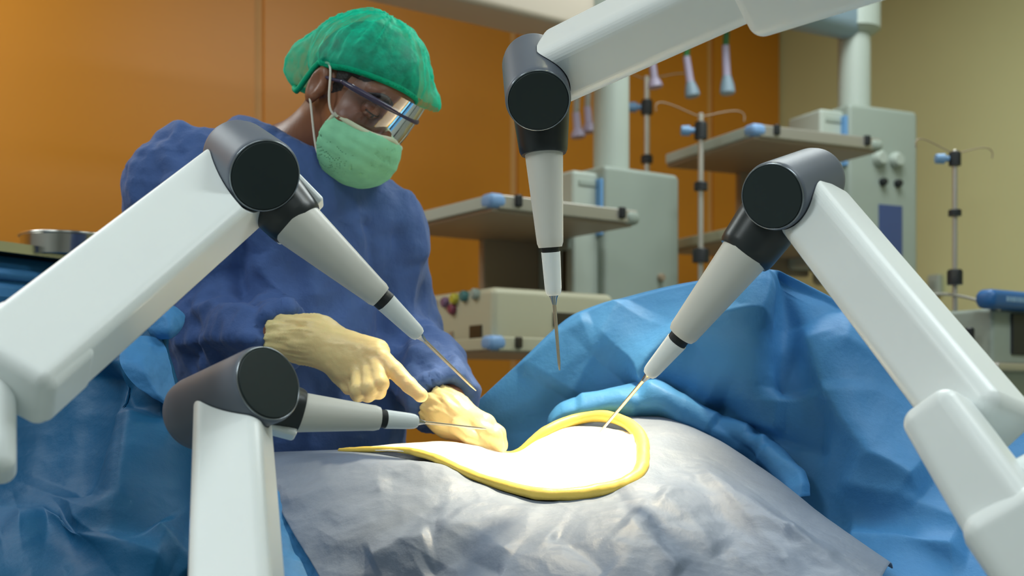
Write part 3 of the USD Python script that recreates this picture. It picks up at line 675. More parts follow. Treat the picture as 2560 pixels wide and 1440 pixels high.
# bouffant cap
def cap_sdf(P):
    q = loc(P)
    d = ellipsoid(q, (0.0, -0.014, 0.056), (0.093, 0.112, 0.088))
    d = smin(d, ellipsoid(q, (0.035, -0.098, 0.014), (0.050, 0.034, 0.050)), 0.03)
    d = smin(d, ellipsoid(q, (-0.054, 0.062, 0.046), (0.042, 0.042, 0.032)), 0.02)
    pl = cap_plane(q)
    pl = np.minimum(pl, np.where(q[..., 1] < -0.03, q[..., 2] + 0.045, 9)) if False else pl
    back = -(q[..., 2] - np.interp(q[..., 1], [-0.15, -0.05, -0.028, 0.012, 0.03, 0.10], [-0.030, -0.035, 0.022, 0.030, 0.036, 0.052]))
    return smax(d, back, 0.012)
cx = head_grid(0.0034, 0.20)
cv, cf = surface_nets(cap_sdf, *cx)
cn = vnormals(cv, cf); cq = (cv - HO) @ HAX.T / HS
ang = np.arctan2(cq[:, 0], cq[:, 1] + 0.016)
rim_h = cq[:, 2] - np.interp(cq[:, 1], [-0.15, -0.05, -0.028, 0.012, 0.03, 0.10], [-0.030, -0.035, 0.022, 0.030, 0.036, 0.052])
pl = np.stack([np.cos(ang) * 7, np.sin(ang) * 7, cq[:, 2] * 9], -1)
cd = 0.014 * (ridged(pl, 12, 3) - 0.6) * np.clip(rim_h / 0.02, 0, 1) + 0.006 * (meshkit.fbm(cv * 45, 3, 9) - 0.5)
cv = cv + cn * cd[:, None]
keep = (rim_h[cf].min(1) > 0.0025) | (np.abs((cn[cf].mean(1) @ HU)) < 0.0)
cf = cf[keep]                                          # open below: a cap, not a ball
cap_p = part(pp, 'bouffant_cap', (cv, cf), M['capnet'], True, 'green see-through bouffant cap')
bandpts = []
for a in np.linspace(0, 2 * np.pi, 90, endpoint=False):
    r0, f0 = math.sin(a), math.cos(a)
    f = -0.014 + 0.106 * f0; r = 0.088 * r0
    u = np.interp(f, [-0.15, -0.05, -0.028, 0.012, 0.03, 0.10], [-0.030, -0.035, 0.022, 0.030, 0.036, 0.052]) + 0.004
    shr = 0.93 if f > -0.02 else 0.98
    bandpts.append(hd(r * shr, -0.016 + (f + 0.016) * shr, u))
M['capband'] = mat('green_elastic_band', lin(0, 170, 125), 0.7, bump=(200, 0.5, 0.002), spec=0.2)
part(cap_p, 'elastic_band', tube(bandpts, 0.0042, 8, True), M['capband'], True)

# face mask
def mask_top(q): return -0.026 + 0.008 * np.exp(-(q[..., 0] / 0.02) ** 2)
def mask_sdf(P):
    q = loc(P)
    def shell(g):
        a = ellipsoid(q, (0, 0.030, -0.062), (0.073 + g, 0.088 + g, 0.063 + g))
        a = smin(a, ellipsoid(q, (0, 0.088, -0.040), (0.026 + g, 0.028 + g, 0.030 + g)), 0.03)
        return a
    pleat = 0.0007 * np.sin(q[..., 2] * 330) * np.clip(1 - np.abs(q[..., 2] + 0.07) / 0.04, 0, 1)
    d = np.maximum(shell(0.004) + pleat, -shell(0.0))
    d = np.maximum(d, q[..., 2] - mask_top(q))
    return np.maximum(d, 0.040 + 0.10 * np.abs(q[..., 2] + 0.055) - q[..., 1])
mg = [a[(a > c - 0.16) & (a < c + 0.16)] for a, c in zip(head_grid(0.0024, 0.16), HO)]
mv, mf = surface_nets(mask_sdf, *mg)
mv = mv + vnormals(mv, mf) * (0.0016 * (ridged(mv * 30, 6, 2) - 0.6))[:, None]
mask_p = part(pp, 'face_mask', (mv, mf), M['mask'], True, 'pale green face mask')
tb = []
for r in np.linspace(-0.066, 0.066, 40):
    k = 1 - (r / 0.0765) ** 2 - ((-0.030 + 0.062) / 0.0665) ** 2
    f = 0.030 + 0.0915 * math.sqrt(max(k, 0.0)); f = max(f, 0.088 + 0.031 * math.sqrt(max(0, 1 - (r / 0.029) ** 2 - 0.11)) if abs(r) < 0.027 else 0, 0.045)
    u = -0.030 + 0.008 * math.exp(-(r / 0.02) ** 2)
    tb.append(hd(r, f, u))
part(mask_p, 'nose_band', tube(smooth_path(tb[::3], 60), 0.0042, 8), M['maskband'], True, 'pale stitched top edge of the mask')
sb = [hd(0.0665, 0.047, -0.030), hd(0.070, 0.0445, -0.052), hd(0.066, 0.0465, -0.080), hd(0.058, 0.0475, -0.098)]
part(mask_p, 'side_band', tube(smooth_path(sb, 20), 0.0032, 8), M['maskband'], True)
part(mask_p, 'ear_loop', tube(smooth_path([hd(0.0685, 0.047, -0.031), hd(0.080, 0.030, -0.010), hd(0.084, 0.012, 0.022), hd(0.086, -0.008, 0.032)], 30), 0.0017, 8), M['loop'], True)
part(mask_p, 'ear_loop', tube(smooth_path([hd(0.059, 0.047, -0.097), hd(0.068, 0.030, -0.080), hd(0.080, 0.004, -0.042), hd(0.083, -0.010, -0.030)], 30), 0.0017, 8), M['loop'], True)

# protective visor: brow bar, curved clear lens, temple arms
gp = part(pp, 'safety_glasses', tube(smooth_path([hd(math.sin(a) * 0.082, 0.012 + math.cos(a) * 0.096, 0.020) for a in np.linspace(-1.28, 1.28, 15)], 60), np.interp(np.abs(np.linspace(-1, 1, 60)), [0, 0.8, 1], [0.0042, 0.0045, 0.0028]), 10), M['frame'], True, 'dark brow bar of the protective glasses')
V = []
nu, nw = 24, 60
tilt = 0.29
for i in range(nu):
    u = -0.042 + 0.086 * i / (nu - 1)
    for j in range(nw):
        a = -0.98 + 2.10 * j / (nw - 1)
        wid = 0.082 * (1 - 0.10 * ((u - 0.0) / 0.05) ** 2)
        V.append(hd(math.sin(a) * wid, 0.014 + math.cos(a) * 0.098 + (u - 0.02) * tilt, u - 0.012 * abs(math.sin(a)) ** 2 * (u < 0)))
V = np.array(V); I = np.arange(nu * nw).reshape(nu, nw)
q = np.stack([I[:-1, :-1], I[:-1, 1:], I[1:, 1:], I[1:, :-1]], -1).reshape(-1, 4)
part(gp, 'lens', (V, np.vstack([q[:, [0, 1, 2]], q[:, [0, 2, 3]]])), M['lens'], True, 'clear curved visor lens')
for s in (1, -1):
    part(gp, 'temple_arm', tube(smooth_path([hd(s * 0.0785, 0.040, 0.020), hd(s * 0.080, 0.010, 0.014), hd(s * 0.081, -0.015, 0.012)], 14), 0.0024, 8), M['frame'], True)

# gloves with hands inside
def hand_sdf(P, palm, fingers, cuff, kp=0.012, kf=0.005):
    d = None
    for a, b, ra, rb in palm:
        c = capsule(P, a, b, ra, rb); d = c if d is None else smin(d, c, kp)
    a, b, ra, rb = cuff
    d = smin(d, capsule(P, a, b, ra, rb), 0.02)
    cutd = -((P - a) @ unit(np.asarray(b) - a).astype(np.float32))
    fd = None
    for ch in fingers:
        g = None
        for (p, r), (q, s) in zip(ch[:-1], ch[1:]):
            c = capsule(P, p, q, r, s); g = c if g is None else smin(g, c, 0.003)
        fd = g if fd is None else smin(fd, g, 0.0015)
    d = smin(d, fd, kf)
    return np.maximum(d, cutd)

def glove(label, palm, fingers, cuff, h=0.0022):
    pts = np.array([p for ch in fingers for p, r in ch] + [x for a, b, _, _ in palm for x in (a, b)] + [cuff[0], cuff[1]])
    lo, hi = pts.min(0) - 0.045, pts.max(0) + 0.045
    g = [np.arange(lo[k], hi[k], h) for k in range(3)]
    v, f = surface_nets(lambda P: hand_sdf(P, palm, fingers, cuff), *g)
    n = vnormals(v, f)
    ax = unit(np.asarray(cuff[1]) - cuff[0]); t = (v - cuff[0]) @ ax; L = np.linalg.norm(np.asarray(cuff[1]) - cuff[0])
    k = np.clip(1 - (t - L * 0.9) / 0.03, 0.12, 1)
    a, b, _ = frame(ax); ph = np.arctan2((v - cuff[0]) @ a, (v - cuff[0]) @ b)
    q = np.stack([np.cos(ph) * 4, np.sin(ph) * 4, t * 18], -1)
    v = v + n * (k * 0.006 * (ridged(q, 5, 2) - 0.6) + 0.0016 * (meshkit.fbm(v * 90, 2, 3) - 0.5))[:, None]
    part(pp, 'glove', (v, f), M['glove'], True, label)

A = lambda px, py, d: at(px, py, d)
wr = A(792, 852, 1.625)
palm = [(wr, A(940, 882, 1.585), 0.027, 0.019), (wr, A(925, 908, 1.585), 0.026, 0.018), (wr, A(900, 925, 1.59), 0.026, 0.018), (A(830, 890, 1.61), A(880, 940, 1.60), 0.022, 0.017)]
fingers = [
 [(A(938, 880, 1.578), 0.0125), (A(985, 925, 1.56), 0.0118), (A(1022, 962, 1.55), 0.0105), (A(1052, 988, 1.545), 0.0092)],
 [(A(938, 900, 1.575), 0.0125), (A(950, 958, 1.548), 0.0118), (A(945, 978, 1.565), 0.0105), (A(925, 950, 1.59), 0.0095)],
 [(A(922, 918, 1.575), 0.0122), (A(925, 970, 1.546), 0.0115), (A(920, 985, 1.565), 0.0105), (A(905, 955, 1.59), 0.0095)],
 [(A(898, 930, 1.58), 0.0115), (A(897, 975, 1.552), 0.0105), (A(895, 986, 1.568), 0.0095), (A(885, 960, 1.59), 0.0088)],
 [(A(820, 895, 1.615), 0.0145), (A(848, 940, 1.615), 0.0115), (A(872, 968, 1.60), 0.0100), (A(890, 975, 1.59), 0.009)],
]
glove('cream latex glove on the pointing hand, index finger stretched out', palm, fingers, (A(694, 842, 1.65), A(790, 850, 1.625), 0.0335, 0.0305))
wr = A(1132, 1042, 1.675)
palm = [(wr, A(1208, 1064, 1.64), 0.025, 0.018), (wr, A(1200, 1072, 1.665), 0.024, 0.018), (wr, A(1180, 1085, 1.65), 0.022, 0.016)]
fingers = [
 [(A(1200, 1072, 1.63), 0.0120), (A(1236, 1090, 1.615), 0.0112), (A(1243, 1118, 1.622), 0.0100), (A(1232, 1138, 1.628), 0.0088)],
 [(A(1206, 1064, 1.642), 0.0122), (A(1244, 1084, 1.635), 0.0112), (A(1250, 1114, 1.640), 0.0100), (A(1238, 1138, 1.642), 0.009)],
 [(A(1208, 1062, 1.655), 0.0115), (A(1240, 1080, 1.655), 0.0108), (A(1246, 1112, 1.657), 0.0098), (A(1230, 1136, 1.655), 0.009)],
 [(A(1198, 1064, 1.668), 0.0108), (A(1225, 1082, 1.672), 0.0098), (A(1230, 1108, 1.672), 0.009), (A(1215, 1130, 1.668), 0.0082)],
 [(A(1150, 1068, 1.645), 0.0135), (A(1182, 1095, 1.625), 0.0115), (A(1208, 1112, 1.622), 0.0100), (A(1222, 1128, 1.622), 0.009)],
]
glove('cream latex glove on the hand resting at the operating field', palm, fingers, (A(1092, 1012, 1.70), A(1130, 1040, 1.678), 0.0315, 0.0275))
# ------------------------------------------------------------------ four robotic arms
def r3(px, d): return px * d / FPX

def robotic_arm(label, cap, back, r, link, tool, base, needle_end, rmax=0.012, bracket=True):
    """cap: front of the joint barrel; back: its far end; link: [(start, end, width, thick, face normal)]; tool: stations from barrel to nozzle with radii."""
    t = thing('robotic_arm', label, 'robot arm', base)
    c, b = at(*cap), at(*back)
    L = np.linalg.norm(b - c); a = unit(b - c)
    e = 0.006
    part(t, 'joint_barrel', lathe(c, b, [(0.03, r * 0.90), (0.0, r * 0.93), (e / L * 0.35, r * 0.975), (e / L, r), (1 - 0.016 / L, r), (1 - 0.007 / L, r * 0.965), (1 - 0.002 / L, r * 0.90), (1, r * 0.80)], 96), M['barrel'], 25)
    part(t, 'end_cap', lathe(c - a * 0.0012, c + a * 0.004, [(0, r * 0.0), (0, r * 0.885), (0.25, r * 0.905), (1, r * 0.905)], 96), M['cap'], 25, 'flat black end cap of the joint')
    part(t, 'cap_rim', tube([c + a * 0.0005 + r * 0.935 * (math.cos(x) * frame(a)[0] + math.sin(x) * frame(a)[1]) for x in np.linspace(0, 2 * np.pi, 96, endpoint=False)], 0.0009, 8, True), M['rim'], True, 'thin polished ring around the cap')
    hole = to_manifold(lathe(c - a * 0.05, b + a * 0.06, [(0, r + 0.0012), (1, r + 0.0012)], 96))
    for i, (p, q, w0, w1, th, nrm, cut) in enumerate(link):
        p, q = at(*p), at(*q); D = unit(q - p)
        n = np.asarray(nrm, float); n = unit(n - D * (n @ D)); wd = np.cross(n, D)
        rr = min(rmax, th * 0.42)
        pts = []
        for s, w in ((p, w0), (q, w1)):
            for y in (-1, 1):
                for z in (-1, 1):
                    pts.append((s + wd * y * (w / 2 - rr) + n * z * (th / 2 - rr), rr))
        m = hull_spheres(pts, 40)
        if cut: m = m - hole
        part(t, 'link', m, M['robot'], 30)
    # elbow, tool body, ring, sleeve, nozzle, needle on one straight line
    (p0, q0, ra, rb) = tool['stub']; p, q = at(*p0), at(*q0); ls = np.linalg.norm(q - p)
    part(t, 'elbow', lathe(p, q, [(0, ra), (1 - 0.010 / ls, rb), (1 - 0.004 / ls, rb * 0.97), (1, rb * 0.90)], 64), M['stub'], 25, 'dark elbow below the joint')
    axd = unit(q - p)
    if bracket is not None:
        o = np.asarray(bracket, float); o = unit(o - axd * (o @ axd)); s = unit(np.cross(axd, o))
        pts = [(p + axd * ls * 0.1 + o * rb * 0.35 + s * y * rb * 0.98, 0.004) for y in (-1, 1)] + [(p + axd * ls * 0.9 + o * rb * 0.35 + s * y * rb * 1.04, 0.004) for y in (-1, 1)] + \
              [(p + axd * ls * 0.1 + o * rb * 0.8 + s * y * rb * 0.75, 0.004) for y in (-1, 1)] + [(p + axd * ls * 0.92 + o * rb * 0.8 + s * y * rb * 0.75, 0.004) for y in (-1, 1)]
        part(t, 'bracket', hull_spheres(pts, 20), M['robot'], 30)
    st = [(at(*x), rr) for x, rr in tool['body']]
    (p, ra), (q, rb) = st; lb = np.linalg.norm(q - p); ex = unit(q - p)
    p = p - ex * 0.012; lb += 0.012
    part(t, 'tool_body', lathe(p, q, [(0, ra), (0.02, ra), (1 - 0.012 / lb, rb), (1 - 0.005 / lb, rb * 0.97), (1, rb * 0.86)], 64), M['tool'], 25)
    (p, q, rg) = tool['ring']; p, q = at(*p), at(*q)
    part(t, 'ring', lathe(p - ex * 0.002, q, [(0, rg), (0.9, rg), (1, rg * 0.95)], 48), M['black'], 25, 'black ring')
    (p, q, ra, rb) = tool['sleeve']; p, q = at(*p), at(*q); l2 = np.linalg.norm(q - p)
    part(t, 'tool_sleeve', lathe(p - ex * 0.001, q, [(0, ra), (1 - 0.008 / l2, rb), (1 - 0.003 / l2, rb * 0.92), (1, rb * 0.75)], 48), M['robot'], 25)
    (p2, rn) = tool['nozzle']; p2 = at(*p2)
    part(t, 'nozzle', lathe(q - ex * 0.001, p2, [(0, rb * 0.62), (0.4, rb * 0.40), (1, rn)], 32), M['steel'], 30)
    part(t, 'needle', lathe(p2 - ex * 0.002, at(*needle_end), [(0, rn), (0.9, rn * 0.75), (1, rn * 0.35)], 16), M['needle'], 60)
    return t

def footing(t, p, r=0.05):
    """Column and floor plate that carry the arm, below the picture."""
    part(t, 'column', rod((p[0], p[1], 0.04), p, r, 32), M['grey_white'])
    part(t, 'floor_plate', lathe((p[0], p[1], 0.0), (p[0], p[1], 0.05), [(0, 0.14), (0.7, 0.14), (1, 0.12)], 40), M['grey_white'])

# upper left
d = 1.26
t = robotic_arm('robotic arm from the left edge, its tool pointing down past the gloved hands', (663, 440, 1.235), (588, 383, 1.315), r3(95, 1.235),
    [((585, 470, 1.285), (18, 940, 0.998), 0.086, 0.086, 0.062, (0.25, -0.80, 0.52), True),
     ((104, 868, 1.034), (20, 938, 0.999), 0.093, 0.093, 0.055, (0.25, -0.80, 0.52), False),
     ((-80, 940, 1.0), (-80, 1165, 0.975), 0.075, 0.073, 0.05, (0.35, -0.9, 0.2), False),
     ((-75, 1120, 0.955), (-700, 1180, 0.90), 0.06, 0.06, 0.05, (0.35, -0.9, 0.2), False)],
    dict(stub=((650, 455, 1.29), (748, 563, 1.29), r3(86, 1.29), r3(74, 1.29)), body=(((752, 567, 1.29), r3(66, 1.29)), ((952, 742, 1.315), r3(35, 1.315))),
         ring=((952, 744, 1.316), (968, 758, 1.318), r3(27, 1.316)), sleeve=((966, 757, 1.318), (1048, 838, 1.335), r3(27, 1.318), r3(21, 1.335)), nozzle=((1062, 852, 1.34), r3(5, 1.34))),
    (-0.75, 0.95, 0), (1190, 976, 1.42), bracket=(0.25, 0.9, 0.2))
footing(t, at(-690, 1190, 0.90))
# lower left, upright
t = robotic_arm('robotic arm standing upright at the bottom left, its tool pointing level to the right', (672, 958, 1.14), (478, 1042, 1.225), r3(100, 1.14),
    [((582, 1010, 1.185), (604, 1830, 0.895), 0.064, 0.074, 0.062, (-0.10, -0.86, 0.50), True)],
    dict(stub=((640, 1000, 1.21), (752, 1030, 1.225), r3(76, 1.21), r3(60, 1.225)), body=(((758, 1031, 1.225), r3(52, 1.225)), ((948, 1046, 1.255), r3(33, 1.255))),
         ring=((948, 1046, 1.255), (966, 1048, 1.258), r3(23, 1.255)), sleeve=((965, 1048, 1.258), (1042, 1054, 1.275), r3(24, 1.258), r3(20, 1.275)), nozzle=((1062, 1056, 1.28), r3(4, 1.28))),
    (-0.2, 0.9, 0), (1215, 1072, 1.40), bracket=(0.1, 0.6, -0.8))
footing(t, at(602, 1820, 0.93))
# top middle
t = robotic_arm('robotic arm from the top edge, its tool hanging straight down', (1346, 252, 1.32), (1331, 152, 1.425), r3(83, 1.32),
    [((1395, 165, 1.375), (1990, -116, 1.17), 0.070, 0.070, 0.080, (0.10, -0.85, -0.50), True), ((1905, -52, 1.20), (2400, -225, 1.05), 0.092, 0.092, 0.088, (0.10, -0.85, -0.50), False)],
    dict(stub=((1352, 270, 1.385), (1359, 386, 1.385), r3(72, 1.385), r3(62, 1.385)), body=(((1360, 386, 1.385), r3(49, 1.385)), ((1376, 618, 1.40), r3(34, 1.40))),
         ring=((1376, 616, 1.40), (1377, 634, 1.401), r3(22, 1.40)), sleeve=((1377, 632, 1.401), (1384, 738, 1.41), r3(24, 1.40), r3(21, 1.41)), nozzle=((1386, 762, 1.412), r3(5, 1.41))),
    (0.05, 1.35, 1.6), (1399, 925, 1.44), rmax=0.017, bracket=None)
q = at(2400, -225, 1.05)
part(t, 'ceiling_column', rod(q, (q[0], q[1], CEIL), 0.05, 32), M['grey_white'])
# right
t = robotic_arm('robotic arm from the lower right corner, its needle touching the bright field', (1930, 492, 1.27), (2043, 447, 1.365), r3(87, 1.27),
    [((2030, 520, 1.315), (2462, 1058, 1.085), 0.066, 0.070, 0.082, (-0.36, -0.88, -0.30), True),
     ((2352, 1048, 1.052), (2526, 1310, 0.992), 0.056, 0.066, 0.060, (-0.36, -0.88, -0.25), False),
     ((2515, 1305, 0.99), (2610, 1440, 0.97), 0.072, 0.072, 0.066, (-0.20, -0.97, -0.05), False),
     ((2600, 1170, 1.03), (2680, 1300, 1.02), 0.06, 0.06, 0.06, (-0.2, -0.9, 0.3), False)],
    dict(stub=((1945, 520, 1.325), (1858, 640, 1.33), r3(84, 1.325), r3(74, 1.33)), body=(((1852, 648, 1.33), r3(62, 1.33)), ((1703, 838, 1.37), r3(40, 1.37))),
         ring=((1703, 838, 1.37), (1690, 856, 1.373), r3(26, 1.37)), sleeve=((1691, 855, 1.373), (1622, 936, 1.395), r3(28, 1.373), r3(21, 1.395)), nozzle=((1608, 952, 1.40), r3(5, 1.40))),
    (0.42, 1.0, 0), (1500, 1080, 1.545), rmax=0.016, bracket=None)
footing(t, at(2590, 1500, 0.97))
# ------------------------------------------------------------------ instrument table at the left
it = thing('instrument_table', 'teal draped instrument table with a shiny metal tray edge behind the left robot arm', 'table', (-0.95, 2.3, 0))
D1 = 2.15
a0, a1 = at(-250, 590, 2.0), at(330, 652, 2.45)
ed = unit((a1 - a0) * [1, 1, 0]); pr = np.array([-ed[1], ed[0], 0])
ctr = (a0 + a1) / 2; zt = at(0, 606, 2.15)[2]
tw, tdp = 0.66, 0.42
ctr = np.array([*(at(60, 600, 2.2)[:2]), zt]) - pr * -0.0
tc = at(30, 600, 2.15); tc = tc + pr * tdp / 2; tc[2] = zt
tax = [ed, pr, ZX]
tray = manifold3d.Manifold.cube([tw, tdp, 0.018], True) - manifold3d.Manifold.cube([tw - 0.02, tdp - 0.02, 0.03], True).translate([0, 0, 0.010])
part(it, 'tray', place(tray, tc + ZX * -0.009, tax), M['steel'], False, 'shiny stainless tray')
part(it, 'drape', place(rbox([tw - 0.05, tdp - 0.05, 0.62], 0.02), tc - ZX * (0.018 + 0.31), tax), M['drape_teal'])
part(it, 'drape_hem', place(rbox([tw - 0.03, tdp - 0.03, 0.022], 0.010), tc - ZX * 0.055, tax), M['drape'])
part(it, 'drape_hem', place(rbox([tw - 0.035, tdp - 0.035, 0.06], 0.012), tc - ZX * 0.10, tax), M['drape'])
part(it, 'pedestal', rod((tc[0], tc[1], 0.03), tc - ZX * 0.6, 0.03), M['steel'])
part(it, 'foot', place(rbox([0.5, 0.4, 0.04], 0.01), (tc[0], tc[1], 0.02), tax), M['steel'])
bc = at(168, 600, 2.28); bc[2] = zt - 0.0135
br_ = r3(112, 2.28); bh = 0.040
bp = thing('steel_basin', 'polished steel ring basin standing on the instrument tray', 'basin', bc)
part(bp, 'bowl', lathe(bc, bc + ZX * bh, [(0, br_ * 0.93), (0.05, br_ * 0.97), (0.9, br_ * 0.99), (1.0, br_), (0.97, br_ * 0.97), (0.2, br_ * 0.95), (0.15, br_ * 0.5)], 64), M['steel'], 40)
part(bp, 'rim', tube([bc + ZX * bh + br_ * np.array([math.cos(x), math.sin(x), 0]) for x in np.linspace(0, 2 * np.pi, 64, endpoint=False)], 0.003, 8, True), M['steel'], True)

# ------------------------------------------------------------------ two ceiling pendants with service heads and shelves
def pendant(label, N, lower, turn, lowz, extras):
    N = np.asarray(N, float); turn = math.radians(turn)
    UX = np.array([math.cos(turn), math.sin(turn), 0]); VX = np.array([math.sin(turn), -math.cos(turn), 0]); AX = [UX, -VX, ZX]
    P = lambda a, b, z: np.array([N[0], N[1], 0]) + UX * a - VX * b + ZX * (N[2] + z)
    base = P(0.70, 0.20, 0) * [1, 1, 0] + ZX * (N[2] - 0.35)
    t = thing('ceiling_pendant', label, 'medical pendant', base)
    B = lambda size, a, b, z, r=0.006: place(rbox(size, r), P(a, b, z), AX)
    # service head: wide panel and narrow side, blue stripe near their edge
    head = part(t, 'service_head', B([0.29, 0.19, 0.57], 0.685, 0.325, -0.095, 0.015), M['grey_side'])
    part(t, 'side_module', B([0.10, 0.17, 0.50], 0.50, 0.345, -0.08, 0.012), M['grey_white'])
    part(head, 'stripe', B([0.010, 0.05, 0.16], 0.5405 - 0.004, 0.262, 0.07, 0.002), M['stripe'], 35, 'light blue stripe')
    part(head, 'vent', B([0.06, 0.004, 0.014], 0.50, 0.2585, 0.135, 0.001), M['grey_side'])
    for a in (0.66, 0.73):
        part(head, 'gas_outlet', lathe(P(a, 0.235, 0.02 if not lower else -0.23), P(a, 0.205, 0.02 if not lower else -0.23), [(0, 0.026), (0.6, 0.026), (1, 0.018)], 24), M['grey_white'])
    if not lower:
        for a in (0.675, 0.738):
            part(head, 'knob', lathe(P(a, 0.235, -0.055), P(a, 0.21, -0.055), [(0, 0.013), (0.7, 0.013), (1, 0.009)], 20), M['black'])
        part(head, 'display', B([0.098, 0.006, 0.166], 0.71, 0.229, -0.21, 0.002), M['screen'])
    else:
        part(head, 'knob', lathe(P(0.75, 0.235, -0.12), P(0.75, 0.215, -0.12), [(0, 0.012), (0.7, 0.012), (1, 0.009)], 20), M['under'])
    part(t, 'column', rod(P(0.66, 0.345, 0.18), P(0.66, 0.345, 0.66), 0.053, 40), M['grey_white'])
    # shelf with rails and corner bumpers
    sh_ = part(t, 'shelf', B([0.45, 0.46, 0.022], 0.225, 0.23, -0.012), M['under'])
    part(sh_, 'rail', B([0.012, 0.44, 0.030], -0.004, 0.23, 0.002, 0.003), M['grey_white'])
    part(sh_, 'rail', B([0.44, 0.012, 0.034], 0.235, -0.004, 0.002, 0.003), M['alu'])
    part(sh_, 'bumper', B([0.05, 0.05, 0.036], 0.012, 0.012, 0.004, 0.012), M['bumper'], 35, 'light blue corner bumper')
    part(sh_, 'bumper', B([0.05, 0.05, 0.036], 0.44, 0.012, 0.0, 0.012), M['grey_side'])
    for a in (0.07, 0.40):
        part(sh_, 'clamp', B([0.018, 0.02, 0.030], a, -0.010, 0.008, 0.004), M['black'])
    part(t, 'shelf_arm', B([0.12, 0.10, 0.05], 0.50, 0.32, -0.03), M['grey_side'])
    s2 = part(t, 'shelf', B([0.46, 0.46, 0.022], 0.225, 0.23, lowz), M['under'])
    part(s2, 'rail', B([0.012, 0.44, 0.030], -0.004, 0.23, lowz + 0.010, 0.003), M['device'])
    part(s2, 'rail', B([0.44, 0.012, 0.034], 0.235, -0.004, lowz + 0.010, 0.003), M['device'])
    part(s2, 'bumper', B([0.05, 0.05, 0.036], 0.012, 0.012, lowz + 0.012, 0.012), M['bumper'], 35, 'light blue corner bumper')
    for a in (0.07, 0.20):
        part(s2, 'clamp', B([0.018, 0.02, 0.028], a, -0.010, lowz + 0.014, 0.004), M['dark'])
    part(t, 'back_plate', B([0.28, 0.03, 0.34], 0.40, 0.44, -0.18), M['under'])
    part(t, 'shelf_post', B([0.022, 0.03, 0.30], 0.46, 0.30, -0.20), M['dark'])
    extras(t, P, B)
    return t

def extra_one(t, P, B):
    # boom arm from the column to the upper left
    top = P(0.66, 0.345, 0.66)
    z = at(0, 0, 3.2)[2]
    p, q = at(1523, 0, 3.62), at(700, 0, 2.98)
    p[2] = q[2] = z + 0.10
    dd = unit(q - p)
    part(t, 'boom_arm', place(rbox([np.linalg.norm(q - p) + 0.10, 0.17, 0.20], 0.02), (p + q) / 2 + dd * 0.05, [dd, np.cross(ZX, dd), ZX]), M['boom'])
    part(t, 'boom_end', lathe(P(0.66, 0.345, 0.60), P(0.66, 0.345, 0.86), [(0, 0.095), (0.06, 0.105), (0.9, 0.105), (1, 0.09)], 40), M['grey_white'])
    q2 = q + dd * 0.0
    part(t, 'ceiling_column', rod((q2[0], q2[1], z + 0.18), (q2[0], q2[1], CEIL), 0.08, 32), M['grey_white'])
def extra_two(t, P, B):
    z = 2.245
    p = P(0.66, 0.345, 0); q = at(1800, 0, 3.62); q2 = at(1905, 0, 3.60)
    pts = [(np.array([p[0], p[1], z + 0.09]), 0.05), (np.array([p[0], p[1], z + 0.14]), 0.05), (np.array([q[0], q[1], z + 0.055]), 0.05), (np.array([q2[0], q2[1], z + 0.045]), 0.05), (np.array([q[0], q[1], z + 0.14]), 0.05)]
    part(t, 'boom_arm', hull_spheres(pts, 24), M['boomblue'], 40)
    part(t, 'ceiling_column', rod((q2[0], q2[1], z + 0.12), (q2[0], q2[1], CEIL), 0.07, 32), M['grey_white'])
    part(t, 'boom_end', lathe(P(0.66, 0.345, 0.45), P(0.66, 0.345, 0.62), [(0, 0.06), (0.1, 0.085), (0.9, 0.085), (1, 0.07)], 40), M['grey_white'])

N1 = at(1230, 505, 2.9)
pendant('grey ceiling pendant just right of the surgeon, with a monitor on its lower shelf', N1, True, 35.0, -0.352, extra_one)
N2 = at(1885, 328, 3.4)
pendant('grey ceiling pendant with a navy display below two black knobs', N2, False, 25.0, -0.285, extra_two)

# monitor on the lower shelf
P1 = lambda a, b, z: np.array([N1[0], N1[1], 0]) + UX * a - VX * b + ZX * (N1[2] + z)
B1 = lambda size, a, b, z, r=0.006: place(rbox(size, r), P1(a, b, z), AX)
mo = thing('monitor', 'cream medical monitor on the lower shelf of the pendant beside the surgeon', 'monitor', P1(0.20, 0.22, -0.341))
part(mo, 'case', B1([0.39, 0.40, 0.14], 0.215, 0.225, -0.271, 0.018), M['device'])
part(mo, 'display', B1([0.085, 0.006, 0.038], 0.245, 0.024, -0.275, 0.002), M['dark'])
for b in (0.10, 0.335):
    part(mo, 'socket_window', B1([0.006, 0.055 if b < 0.2 else 0.05, 0.04], 0.019, b, -0.312, 0.002), M['dark'])
part(mo, 'button', B1([0.006, 0.02, 0.02], 0.019, 0.215, -0.312, 0.002), M['under'])
for i, (b, z, m) in enumerate([(0.36, -0.232, 'red'), (0.30, -0.228, 'maroon'), (0.24, -0.226, 'violet'), (0.195, -0.220, 'yellow'), (0.205, -0.246, 'maroon'), (0.15, -0.216, 'tealsocket'), (0.10, -0.214, 'grey_side')]):
    part(mo, 'connector', lathe(P1(0.022, b, z), P1(0.006, b, z), [(0, 0.014), (0.7, 0.014), (1, 0.010)], 16), M[m])

